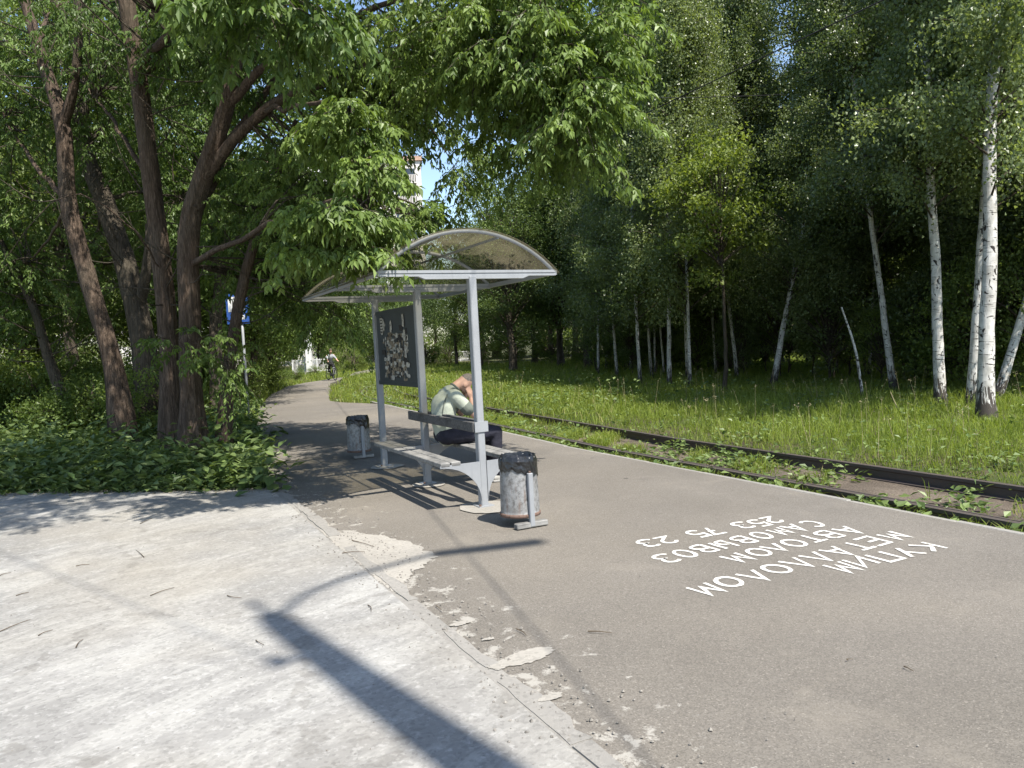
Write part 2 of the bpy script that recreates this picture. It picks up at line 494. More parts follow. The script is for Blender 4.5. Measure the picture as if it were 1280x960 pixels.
M_BRICK = simple('pale_pink_brick', (.46, .31, .24), .9, .15, var=.12, scale=3)
M_GLASS = simple('window_glass', (.04, .05, .06), .08, .6)
M_TWIG = simple('dead_twig', (.11, .085, .06), .9, .15)
M_STONE = simple('pebble', (.26, .24, .21), .9, .2, var=.3, scale=40)

# ------------------------------------------------------------------ the setting: ground, platform, slab, track
def poly_slab(name, poly, z0, z1, m):
    b = bmesh.new()
    vs = [b.verts.new((x, y, z1)) for x, y in poly]
    f = b.faces.new(vs)
    bmesh.ops.recalc_face_normals(b, faces=b.faces)
    if f.normal.z < 0: f.normal_flip()
    r = bmesh.ops.extrude_face_region(b, geom=[f])
    for e in r['geom']:
        if isinstance(e, bmesh.types.BMVert): e.co.z = z1
    for q in vs: q.co.z = z0
    top = [e for e in r['geom'] if isinstance(e, bmesh.types.BMFace)]
    bmesh.ops.triangulate(b, faces=[q for q in b.faces if len(q.verts) > 4])
    bmesh.ops.recalc_face_normals(b, faces=b.faces)
    o = obj(name, b, m, kind='structure'); return o

def plat_edge(u): return 2.70 + .065 * max(u - 3, 0)
left_uv = [(-16, -1.55), (-6, -1.55), (2.5, -1.60), (4.2, -1.38), (6.8, -1.0), (11.6, -.44), (17.8, .57), (24, 1.9), (30.9, 3.85), (33.9, 5.3), (38, 8.2), (46, 13.2), (70, 27)]
right_uv = [(71, 24.6), (47, 11.6), (39.2, 8.9), (34.5, 7.3), (30.9, 5.9), (27, 4.95), (24, 4.3), (21, 3.5), (19, 3.0), (17.6, 2.72), (16.5, 2.82)]
right_uv += [(u, plat_edge(u)) for u in (14.5, 13, 11, 9, 7, 5, 3, 0, -8, -16)]
ASPH = [tuple(L(u, v)[:2]) for u, v in left_uv + right_uv]
CONC = [tuple(L(-16, -1.552)[:2]), tuple(L(2.45, -1.602)[:2]), (-2.98, 8.93), (-3.8, 9.08), (-4.7, 9.22), (-6.62, 9.66), (-9, 10.1), (-13, 10.7), (-30, 12.6), (-30, -12)]
poly_slab('asphalt_path', ASPH, -.30, 0.0, M_ASPHALT)
poly_slab('concrete_yard', CONC, -.12, .004, M_CONCRETE)
# ground sheet: nearly flat, a shallow trough for the track
vs = np.concatenate([[-400, -200, -100, -60, -40, -25, -15, -8, -4, 0, 2.0], np.arange(2.6, 7, .2), np.arange(7.5, 14, .7), [16, 20, 26, 34, 45, 60, 90, 140, 250, 400]])
us = np.concatenate([[-120, -60, -30, -16], np.arange(-12, 40, 1.0), [44, 50, 60, 75, 100, 140, 200, 300, 450]])
uu, vv = np.meshgrid(us, vs, indexing='ij')
rel = vv - np.where(uu < 40, bend(np.minimum(uu, 24)), bend(24))
zz = np.full_like(uu, -.05)
zz = np.where((rel > 2.6) & (rel < 5.0), -.31, zz)
zz = np.where(rel >= 5.0, -.16 + .06 * np.clip((rel - 5.0) / 4, 0, 1), zz)
pts = OA + U * uu[..., None] + V * vv[..., None]
pts[..., 2] = zz + np.where(rel > 5.5, rng.normal(0, .012, uu.shape), 0)
ni, nj = uu.shape
I = np.arange(ni * nj).reshape(ni, nj)
gf = np.stack([I[:-1, :-1], I[1:, :-1], I[1:, 1:], I[:-1, 1:]], -1).reshape(-1, 4)[:, ::-1]
obj('ground', fast_mesh('ground', pts.reshape(-1, 3), gf, smooth=True), M_SOIL, kind='structure')
def ground_z(u, v):
    r = v - bend(np.minimum(u, 24))
    return np.where((r > 2.6) & (r < 5.0), -.31, np.where(r >= 5.0, -.16 + .06 * np.clip((r - 5.0) / 4, 0, 1), -.05))
tu = np.arange(-10, 30, .5)
tv = np.linspace(2.83, 4.98, 9)
a, b_ = np.meshgrid(tu, tv, indexing='ij')
q = OA + U * a[..., None] + V * (b_ + bend(a))[..., None]
q[..., 2] = -.272 + rng.normal(0, .008, a.shape)
I = np.arange(a.size).reshape(a.shape)
obj('track_bed', fast_mesh('track_bed', q.reshape(-1, 3), np.stack([I[:-1, :-1], I[1:, :-1], I[1:, 1:], I[:-1, 1:]], -1).reshape(-1, 4)[:, ::-1], smooth=True), M_DIRT, kind='structure')

# rails: real rail profile swept along the track
def rail(voff, label):
    prof = [(-.035, 0), (-.035, -.035), (-.010, -.05), (-.010, -.13), (-.065, -.145), (-.065, -.16), (.065, -.16), (.065, -.145), (.010, -.13), (.010, -.05), (.035, -.035), (.035, 0)]
    uu = np.concatenate([np.arange(-12, 18, 1.0), np.arange(18, 34, .7)])
    v = []; n = len(prof)
    for u in uu:
        for a, z in prof: v.append(L(u, voff + float(bend(u)) + a, -.115 + z))
    f = [(i * n + j, i * n + (j + 1) % n, (i + 1) * n + (j + 1) % n, (i + 1) * n + j) for i in range(len(uu) - 1) for j in range(n)]
    f += [tuple(range(n)), tuple(range((len(uu) - 1) * n, len(uu) * n))[::-1]]
    t = thing('tram_rail', label, 'rail', tuple(L(0, voff, -.27)))
    m = MB().add(v, f)
    o = m.build('rail_bar', M_RAIL, t); o.location = tuple(-L(0, voff, -.27))
    return t
r1 = rail(3.46, 'dark steel tram rail beside the platform kerb')
r2 = rail(4.88, 'dark tram rail on the meadow side with its web showing')
# check rail along the near rail
m = MB()
for u in np.arange(-12, 17, 1.0):
    m.bar(L(u, 3.565 + float(bend(u)), -.165), L(u + 1.0, 3.565 + float(bend(u + 1)), -.165), .03, .08)
o = m.build('check_rail', M_RAIL, r1); o.location = tuple(-L(0, 3.46, -.27))

# kerbs
ks = obj('kerb', MB().bar(L(-10, 2.745, -.2), L(3, 2.745, -.2), .03, .2).mesh('kerb'), M_KERB, kind='structure')
for i, u in enumerate(np.arange(-10, 16, 1.0)):
    m = MB(); v0 = plat_edge(u) + .042 + random.uniform(-.004, .006); v1 = plat_edge(u + 1) + .042
    h = random.uniform(-.012, -.002)
    m.bar(L(u + .006, v0, -.10 + h), L(u + .994, v1, -.10 + h), .07, .21)
    m.build('kerbstone', M_KERB, ks, bevel=.008)
jk = obj('slab_joint', MB().bar(L(-9, -1.545, -.0485), L(2.3, -1.57, -.0485), .13, .1).mesh('slab_joint'), M_KERB, kind='structure')
u = -6.5
while u < 2.1:
    ln = random.uniform(.35, 1.0); w = random.uniform(.05, .085)
    poly = []
    n = 7
    for i in range(n + 1): poly.append((u + .01 + (ln - .02) * i / n, -1.505 + w / 2 + random.uniform(-.03, .02)))
    for i in range(n, -1, -1): poly.append((u + .01 + (ln - .02) * i / n, -1.53 - w / 2 + random.uniform(-.008, .008)))
    z = .005 + random.uniform(0, .005)
    MB().prism([tuple(L(a, b)[:2]) for a, b in poly], -.05, z).build('kerbstone', M_KERB, jk)
    u += ln + (random.uniform(.1, .6) if random.random() < .3 else 0)
# cement spilled over the asphalt beside the slab
BLOBN = [0]
def blob(uv, z, m, name, jit=.05, n=60):
    BLOBN[0] += 1; z = z + .0007 * BLOBN[0]
    p = spline(np.array(uv + [uv[0]], float), n)[:-1]
    c_ = p.mean(0); an = np.arctan2(p[:, 1] - c_[1], p[:, 0] - c_[0]); p = p[np.argsort(an)]
    rr_ = np.linalg.norm(p - c_, axis=1, keepdims=True)
    p = c_ + (p - c_) * np.clip(1 + rng.normal(0, jit, (len(p), 1)) / (rr_ + .05) * .5 + np.convolve(rng.normal(0, jit * 5, len(p) + 8), np.ones(9) / 9, 'valid')[:, None], .5, 1.5)
    b = bmesh.new(); f = b.faces.new([b.verts.new(L(a, c, z)) for a, c in p])
    bmesh.ops.triangulate(b, faces=[f]); bmesh.ops.recalc_face_normals(b, faces=b.faces)
    for q in b.faces:
        if q.normal.z < 0: q.normal_flip()
    return obj(name, b, m, kind='structure')
sp = [G(*p) for p in ((402, 664), (440, 664), (490, 672), (540, 692), (530, 708), (508, 726), (500, 742), (482, 735), (440, 698))]
blob([loc(p) for p in sp], .004, M_SPILL, 'cement_spill', .028, 190)
for c, r in (((660, 820), .16), ((628, 833), .08), ((575, 780), .07), ((690, 872), .07), ((610, 800), .04)):
    cu, cv = loc(G(*c))
    blob([(cu + r * math.cos(t) * .5 * random.uniform(.6, 1.2), cv + r * math.sin(t) * random.uniform(.6, 1.3)) for t in np.linspace(0, 6.28, 8)[:-1]], .004, M_SPILL, 'cement_spill', .016, 60)
for px, py, r in ((607, 634, .30), (536, 606, .24), (484, 584, .24)):
    cu, cv = loc(G(px, py))
    blob([(cu + r * math.cos(t) * random.uniform(.8, 1.1), cv + r * .9 * math.sin(t) * random.uniform(.8, 1.1)) for t in np.linspace(0, 6.28, 9)[:-1]], .005, M_SPILL, 'footing_patch', .012, 40)

# ------------------------------------------------------------------ tram shelter (local frame: x along, y across, origin at the near post)
SH = thing('tram_shelter', 'grey steel tram stop shelter with arched smoky roof, double bench and notice board', 'shelter', tuple(OA), math.atan2(U[1], U[0]))
# in this frame local +x = U, local -y = V  ->  use y = -v
def S3(u, v, z): return (u, -v, z)
for u in (0.0, 1.55, 3.2):
    m = MB().box(S3(u, 0, 1.125), (.085, .075, 2.25))
    p = m.build('post', M_GREYMET, SH, bevel=.008)
    MB().box(S3(u, 0, .012), (.16, .16, .014)).build('base_plate', M_GREYMET, p)
    for a in (-1, 1):
        MB().lathe([(.0, 0), (.012, 0), (.012, .018), (0, .018)], S3(u + a * .06, .062 * a, .018), 6).build('bolt', M_RUST, p)
Z0, ZR, HW = 2.28, .40, .93
for u in (0.0, 1.55, 3.2):
    m = MB()
    m.box(S3(u, 0, Z0 - .022), (.05, 2 * HW, .020)); m.box(S3(u, 0, Z0 + .012), (.05, 2 * HW, .026)); m.box(S3(u, 0, Z0 - .006), (.03, 2 * HW - .01, .014))
    m.build('cross_beam', M_GREYMET, SH)
    m = MB(); c = [( .55, 2.247), (.62, 2.247), (.55, 2.222), (-.48, 2.222), (-.55, 2.247)]
    m.add([S3(u - .03, a, z) for a, z in c[1:]] + [S3(u + .03, a, z) for a, z in c[1:]], [(0, 1, 2, 3), (7, 6, 5, 4)] + [(i, (i + 1) % 4, 4 + (i + 1) % 4, 4 + i) for i in range(4)])
    m.build('saddle_plate', M_GREYMET, SH)
    R = (HW ** 2 + ZR ** 2) / (2 * ZR); a0 = math.asin(HW / R)
    arc = [S3(u, R * math.sin(t), Z0 + ZR - R + R * math.cos(t)) for t in np.linspace(-a0, a0, 25)]
    MB().tube(arc, .019, 8).build('roof_arch', M_GREYMET, SH, smooth=True)
for v in (-HW, HW):
    MB().box(S3(1.6, v, Z0 - .002), (3.24, .035, .045)).build('eave_rail', M_GREYMET, SH)
for v in (-.31, .31):
    zc = Z0 + ZR - R + math.sqrt(R * R - v * v) - .02
    MB().box(S3(1.6, v, zc), (3.2, .022, .022)).build('purlin', M_GREYMET, SH)
def shell(u0, u1):
    n = 20; v = []
    for rr in (R + .021, R + .027):
        for u in (u0, u1):
            for t in np.linspace(-a0 * 1.03, a0 * 1.03, n): v.append(S3(u, rr * math.sin(t), Z0 + ZR - R + rr * math.cos(t)))
    f = []
    for k, fl in ((0, 1), (2 * n, 0)):
        for i in range(n - 1):
            q = (k + i, k + i + 1, k + n + i + 1, k + n + i); f.append(q if fl else q[::-1])
    for i in range(n - 1):
        f.append((i, 2 * n + i, 2 * n + i + 1, i + 1)); f.append((n + i, n + i + 1, 3 * n + i + 1, 3 * n + i))
    f.append((0, n, 3 * n, 2 * n)); f.append((n - 1, 3 * n - 1, 4 * n - 1, 2 * n - 1))
    return MB().add(v, f)
for u0, u1 in ((-.04, 1.547), (1.553, 3.24)):
    shell(u0, u1).build('roof_sheet', M_POLY, SH, smooth=True)
# gable panel at the near end
n = 18; gv = []
for x in (-.004, .004):
    gv += [S3(x, (R - .012) * math.sin(t), max(Z0 + .03, Z0 + ZR - R + (R - .012) * math.cos(t))) for t in np.linspace(-a0 * .985, a0 * .985, n)]
# benches
SEATZ = .48
for v in (-.395, -.285, .285, .395):
    sgn = 1 if v > 0 else -1
    m = MB().box(S3(1.03, v, SEATZ - .022), (2.16, .098, .045))
    m.build('seat_plank', M_WOOD, SH, bevel=.006)
for v in (-.062, .062):
    MB().box(S3(.92, v, .79), (1.90, .042, .10)).build('backrest_plank', M_WOODDARK, SH, bevel=.006)
MB().box(S3(-.048, 0, .79), (.012, .14, .10)).build('backrest_end_plate', M_GREYMET, SH)
for u in (0.0, 1.55):
    for s in (-1, 1):
        prof = [(.036, .455), (.45, .455), (.45, .435)]
        prof += [(.45 - (.45 - .036) * (1 - math.cos(t)) - .0, .435 - .33 * math.sin(t)) for t in np.linspace(.12, math.pi / 2, 9)]
        # concave curve sweeping from the seat end down into the post
        prof = [(.036, .455), (.45, .455), (.45, .432)] + [(.45 - .414 * math.sin(t), .432 - .36 * (1 - math.cos(t))) for t in np.linspace(.15, math.pi / 2, 10)]
        k = len(prof); x0 = -.05 if u == 0 else -.012
        vv_ = [S3(u + x0, s * a, z) for a, z in prof] + [S3(u + x0 + .012, s * a, z) for a, z in prof]
        MB().add(vv_, [tuple(range(k)), tuple(range(2 * k - 1, k - 1, -1))] + [(i, (i + 1) % k, k + (i + 1) % k, k + i) for i in range(k)]).build('seat_bracket', M_GREYMET, SH)
# notice board between the middle and far posts
nb = MB().box(S3(2.375, 0, 1.60), (1.50, .03, .90)).build('notice_board', M_DARKMET, SH, bevel=.004)
for d, c in (((1.53, .045, .045), (2.375, 2.06)), ((1.53, .045, .045), (2.375, 1.145))):
    MB().box(S3(c[0], 0, c[1]), d).build('frame_bar', M_DARKMET, nb)
rs = random.Random(4)
def scrap(u, z, w, h, mt, lay):
    n = 9; pol = []
    for i in range(n):
        t = 2 * math.pi * i / n
        cx = max(-1, min(1, 1.35 * math.cos(t))) * w / 2; cz = max(-1, min(1, 1.35 * math.sin(t))) * h / 2
        pol.append((u + cx * rs.uniform(.7, 1.05), z + cz * rs.uniform(.75, 1.05)))
    y = .0155 + .00014 * lay
    v = [(a, y, z_) for a, z_ in pol] + [(a, y + .0003, z_) for a, z_ in pol]
    return MB().add(v, [tuple(range(n))[::-1], tuple(range(n, 2 * n))] + [(i, (i + 1) % n, n + (i + 1) % n, n + i) for i in range(n)]).build('paper_scrap', mt, nb)
for k_, (u_, z_, w_, h_) in enumerate(((2.28, 1.42, .62, .36), (2.5, 1.55, .5, .5), (2.15, 1.62, .34, .34), (2.62, 1.36, .4, .3))): scrap(u_, z_, w_, h_, M_PAPERD, k_ * .1)
for i in range(190):
    u = rs.uniform(1.92, 2.86); top = 1.98 - .25 * abs(u - 2.5)
    z = rs.uniform(1.22, 1.75 if rs.random() < .85 else top)
    scrap(u, z, rs.uniform(.03, .16), rs.uniform(.02, .09), rs.choice([M_PAPER, M_PAPERD, M_DARKMET, M_INK, M_PAPER]), 1 + (i % 65))
for u, z in ((2.02, 1.92), (2.0, 1.74), (1.98, 1.55), (2.5, 1.86), (2.8, 1.9)): scrap(u, z, .09, .16, M_PAPER, 66)
ad = scrap(2.88, 1.90, .14, .26, M_PAPER, 68)
for i in range(6):
    MB().box((2.88, .0262, 2.0 - i * .038), (.10 - .02 * (i % 2), .0006, .014)).build('print_line', M_INK, ad)

# ------------------------------------------------------------------ litter bins
def make_bin(label, at_uv, group, seed):
    rb = random.Random(seed)
    t = thing('litter_bin', label, 'bin', tuple(L(at_uv[0], at_uv[1], 0)), math.atan2(U[1], U[0]), group)
    c = (.19, .012)
    m = MB(); r0, r1, z0, z1 = .172, .158, .085, .60
    pr = [(0, z0), (r0 - .01, z0), (r0, z0 + .008), (r0 + .004, z0 + .03), (r0 - .002, z0 + .035)]
    pr += [(r0 + (r1 - r0) * k, z0 + .035 + (z1 - z0 - .035) * k) for k in np.linspace(.05, 1, 8)] + [(r1 - .006, z1), (r0 - .012, z0 + .05)]
    m.lathe(pr, (c[0], c[1], 0), 28)
    drum = m.build('drum', M_ZINC, t, smooth=True)
    MB().lathe([(r0 + .001, z0 + .002), (r0 + .007, z0 + .004), (r0 + .007, z0 + .03), (r0 + .001, z0 + .034)], (c[0], c[1], 0), 28, True).build('bottom_hoop', M_RUST, drum, smooth=True)
    # bag folded over the rim
    n = 40; v = []; f = []
    low = [rb.uniform(.06, .10) + .05 * max(0, math.sin(i * 2 * math.pi / n + 3.6)) for i in range(n)]
    rows = 7
    for j in range(rows):
        for i in range(n):
            a = 2 * math.pi * i / n; wr = rb.uniform(-.004, .006)
            if j == 0: r, z = r1 - .03, z1 - .10
            elif j == 1: r, z = r1 - .012, z1 - .02
            elif j == 2: r, z = r1 - .004 + wr * .5, z1 + .010 + rb.uniform(0, .012)
            else:
                k = (j - 2) / (rows - 3); r, z = r1 + .007 + wr + .004 * k, z1 + .004 - low[i] * 1.35 * k
            v.append((c[0] + r * math.cos(a), c[1] + r * math.sin(a), z))
    for j in range(rows - 1):
        for i in range(n):
            i2 = (i + 1) % n; f.append((j * n + i, j * n + i2, (j + 1) * n + i2, (j + 1) * n + i))
    f.append(tuple(range(n))[::-1])
    MB().add(v, f).build('bin_bag', M_BAG, t, smooth=False)
    MB().box((0, 0, .245), (.036, .045, .46)).build('stand_post', M_GREYMET, t, bevel=.005)
    MB().box((.02, -.0, .03), (.07, .30, .045)).build('foot_bar', M_WOOD, t, bevel=.006)
    MB().bar((0, 0, .40), (.04, .003, .40), .02, .03).build('hinge_arm', M_RUST, t)
    MB().lathe([(0, 0), (.01, 0), (.01, .05), (0, .05)], (0, 0, .44), 8).build('bolt', M_RUST, t)
    return t
make_bin('sunlit galvanised litter bin with black bag, at the open end of the bench', (-1.06, -.03), 'litter bins at the tram stop', 3)
make_bin('shaded galvanised litter bin beyond the notice board end of the shelter', (4.17, -.01), 'litter bins at the tram stop', 8)

# ------------------------------------------------------------------ painted advert on the asphalt
def arc_pts(cx, cy, rx, ry, a0, a1, n=12): return [(cx + rx * math.cos(math.radians(t)), cy + ry * math.sin(math.radians(t))) for t in np.linspace(a0, a1, n)]
GL = {
 'К': [[(0, 0), (0, 1)], [(1, 1), (.08, .42)], [(.3, .55), (1, 0)]],
 'У': [[(0, 1), (.5, .45)], [(1, 1), (.3, 0)]],
 'П': [[(0, 0), (0, 1), (1, 1), (1, 0)]],
 'И': [[(0, 1), (0, 0), (1, 1), (1, 0)]],
 'М': [[(0, 0), (.12, 1), (.5, .3), (.88, 1), (1, 0)]],
 'Е': [[(1, 1), (0, 1), (0, 0), (1, 0)], [(.05, .5), (.8, .5)]],
 'Т': [[(0, 1), (1, 1)], [(.5, .95), (.5, 0)]],
 'А': [[(0, 0), (.5, 1), (1, 0)], [(.22, .33), (.78, .33)]],
 'Л': [[(0, 0), (.5, 1), (1, 0)]],
 'О': [arc_pts(.5, .5, .5, .5, 90, 450, 20)],
 'В': [[(0, 0), (0, 1)], [(.03, 1)] + arc_pts(.45, .76, .45, .24, 90, -90, 8) + [(.06, .52)], arc_pts(.45, .26, .55, .26, 80, -90, 9) + [(.03, 0)]],
 'С': [arc_pts(.55, .5, .55, .5, 45, 315, 14)],
 'Ы': [[(0, 1), (0, 0)] + arc_pts(.3, .27, .35, .27, -90, 90, 8) + [(.04, .54)], [(1, 1), (1, 0)]],
 'З': [arc_pts(.4, .75, .5, .25, 150, -80, 9) + arc_pts(.4, .26, .58, .26, 78, -150, 10)],
 '2': [arc_pts(.5, .7, .48, .3, 170, -30, 9) + [(0, 0), (1, 0)]],
 '5': [[(.95, 1), (.1, 1), (.05, .55)] + arc_pts(.45, .3, .5, .3, 100, -150, 11)],
 '3': [arc_pts(.4, .75, .5, .25, 150, -80, 9) + arc_pts(.4, .26, .58, .26, 78, -150, 10)],
 '7': [[(0, 1), (1, 1), (.35, 0)], [(.3, .5), (.85, .5)]],
}
def ribbon(pts, w, z):
    pts = np.asarray(pts, float); k = len(pts)
    d = np.diff(pts, axis=0); d /= np.linalg.norm(d, axis=1)[:, None] + 1e-9
    nrm = np.stack([-d[:, 1], d[:, 0]], 1)
    off = np.zeros((k, 2)); off[0] = nrm[0]; off[-1] = nrm[-1]
    for i in range(1, k - 1):
        b = nrm[i - 1] + nrm[i]; b /= np.linalg.norm(b) + 1e-9
        off[i] = b / max(.45, b @ nrm[i])
    ww = (w / 2) * rng.uniform(.82, 1.15, k)[:, None]
    l = pts + off * ww; r = pts - off * ww
    v = [(a, b, z) for a, b in l] + [(a, b, z) for a, b in r]
    return v, [(i, k + i, k + i + 1, i + 1) for i in range(k - 1)]
AD = thing('painted_advert', 'white hand painted Cyrillic scrap metal advert with phone number on the asphalt', 'lettering', tuple(L(-2.7, 1.1, 0)))
ADO = L(-2.7, 1.1, 0)
lines = [('КУПИМ', (-3.31, 1.91), (-3.29, 1.09), .14), ('МЕТАЛЛОЛОМ', (-2.99, 1.99), (-3.11, .08), .15), ('АВТОЛОМ', (-2.68, 1.86), (-2.72, .71), .14), ('САМОВЫВОЗ', (-2.39, 1.83), (-2.43, .29), .12), ('253 75 23', (-2.10, 1.68), (-2.06, .44), .115)]
for txt, a, b, w in lines:
    par = None
    a = np.array(a); b = np.array(b); n = len(txt)
    d = (b - a) / np.linalg.norm(b - a); up = np.array([-1.0, 0]); up = up - d * (up @ d); up /= np.linalg.norm(up)
    holder = None
    for i, ch in enumerate(txt):
        if ch == ' ': continue
        c = a + (b - a) * i / (n - 1) + rng.normal(0, .008, 2)
        h = .195 * rng.uniform(.92, 1.06); sl = rng.normal(0, .06)
        m = MB()
        for j, st in enumerate(GL[ch]):
            st = np.asarray(st); q = []
            for x, y in st:
                x2 = x - .5 + sl * (y - .5); uv = c + d * x2 * w + up * (y - .5) * h
                q.append(L(uv[0], uv[1])[:2])
            v, f = ribbon(q, .030, .004 + .0007 * j)
            m.add([(x - ADO[0], y - ADO[1], z) for x, y, z in v], f)
        me = bpy.data.meshes.new('letter'); me.from_pydata(m.v, [], m.f)
        bm_ = bmesh.new(); bm_.from_mesh(me)
        for q in bm_.faces:
            q.normal_update()
            if q.normal.z < 0: q.normal_flip()
        bm_.to_mesh(me); bm_.free()
        obj('letter', me, M_WHITE, AD)

# ------------------------------------------------------------------ people
def sphere_arrays(c, r, M=None, nu=12, nv=8):
    v = [(0, 0, 1)]; f = []
    for j in range(1, nv):
        t = math.pi * j / nv
        for i in range(nu):
            a = 2 * math.pi * i / nu; v.append((math.sin(t) * math.cos(a), math.sin(t) * math.sin(a), math.cos(t)))
    v.append((0, 0, -1)); e = len(v) - 1
    for i in range(nu): f.append((0, 1 + i, 1 + (i + 1) % nu)); f.append((e, e - nu + (i + 1) % nu, e - nu + i))
    for j in range(nv - 2):
        for i in range(nu):
            a = 1 + j * nu + i; b = 1 + j * nu + (i + 1) % nu; f.append((a, a + nu, b + nu, b))
    r = (r,) * 3 if np.isscalar(r) else r
    out = []
    for q in v:
        w = Vector((q[0] * r[0], q[1] * r[1], q[2] * r[2]))
        if M is not None: w = M @ w
        out.append(w + Vector(c))
    return out, f
def capsule(m, a, ra, b, rb):
    a = Vector(a); b = Vector(b); d = b - a; ln = d.length
    if ln < 1e-5: return
    q = d.to_track_quat('Z', 'X').to_matrix(); n = 12
    rows = []
    for t in np.linspace(-math.pi / 2, 0, 5): rows.append((ra * math.cos(t), ra * math.sin(t)))
    for t in np.linspace(0, math.pi / 2, 5): rows.append((rb * math.cos(t), ln + rb * math.sin(t)))
    v = []; f = []
    for r, z in rows:
        r = max(r, 1e-4)
        for i in range(n):
            an = 2 * math.pi * i / n; v.append(q @ Vector((r * math.cos(an), r * math.sin(an), z)) + a)
    for j in range(len(rows) - 1):
        for i in range(n): f.append((j * n + i, j * n + (i + 1) % n, (j + 1) * n + (i + 1) % n, (j + 1) * n + i))
    f.append(tuple(range(n))[::-1]); f.append(tuple((len(rows) - 1) * n + i for i in range(n)))
    m.add(v, f)
def chain(m, *pr):
    for (a, ra), (b, rb) in zip(pr[:-1], pr[1:]): capsule(m, a, ra, b, rb)
def organic(m, name, mt, parent, voxel=.014, it=5, fac=.5):
    o = m.build(name, mt, parent, smooth=True)
    r = o.modifiers.new('remesh', 'REMESH'); r.mode = 'VOXEL'; r.voxel_size = voxel; r.use_smooth_shade = True
    s = o.modifiers.new('smooth', 'SMOOTH'); s.factor = fac; s.iterations = it
    return o
def hand(m, wrist, palm_dir, curl_dir, size=1.0, side=1):
    """palm plus four fingers of different length and a thumb leaving the side"""
    w = Vector(wrist); d = Vector(palm_dir).normalized(); c = Vector(curl_dir).normalized(); s = d.cross(c).normalized() * side
    k = size
    capsule(m, w, .026 * k, w + d * .05 * k, .032 * k); capsule(m, w + d * .03 * k + s * .018 * k, .02 * k, w + d * .075 * k + s * .026 * k, .017 * k); capsule(m, w + d * .03 * k - s * .018 * k, .02 * k, w + d * .07 * k - s * .026 * k, .016 * k)
    for i, ln in enumerate((.072, .084, .078, .06)):
        a = w + d * .082 * k + s * (.033 - .022 * i) * k
        b = a + (d * .9 + c * .35).normalized() * ln * .5 * k; e = b + (d * .55 + c * .8).normalized() * ln * .5 * k
        chain(m, (a, .0095 * k), (b, .009 * k), (e, .0075 * k))
    a = w + d * .025 * k + s * .034 * k
    chain(m, (a, .012 * k), (a + (d * .6 + s * .7) .normalized() * .035 * k, .011 * k), (a + (d * .9 + s * .75 + c * .3).normalized() * .066 * k, .009 * k))

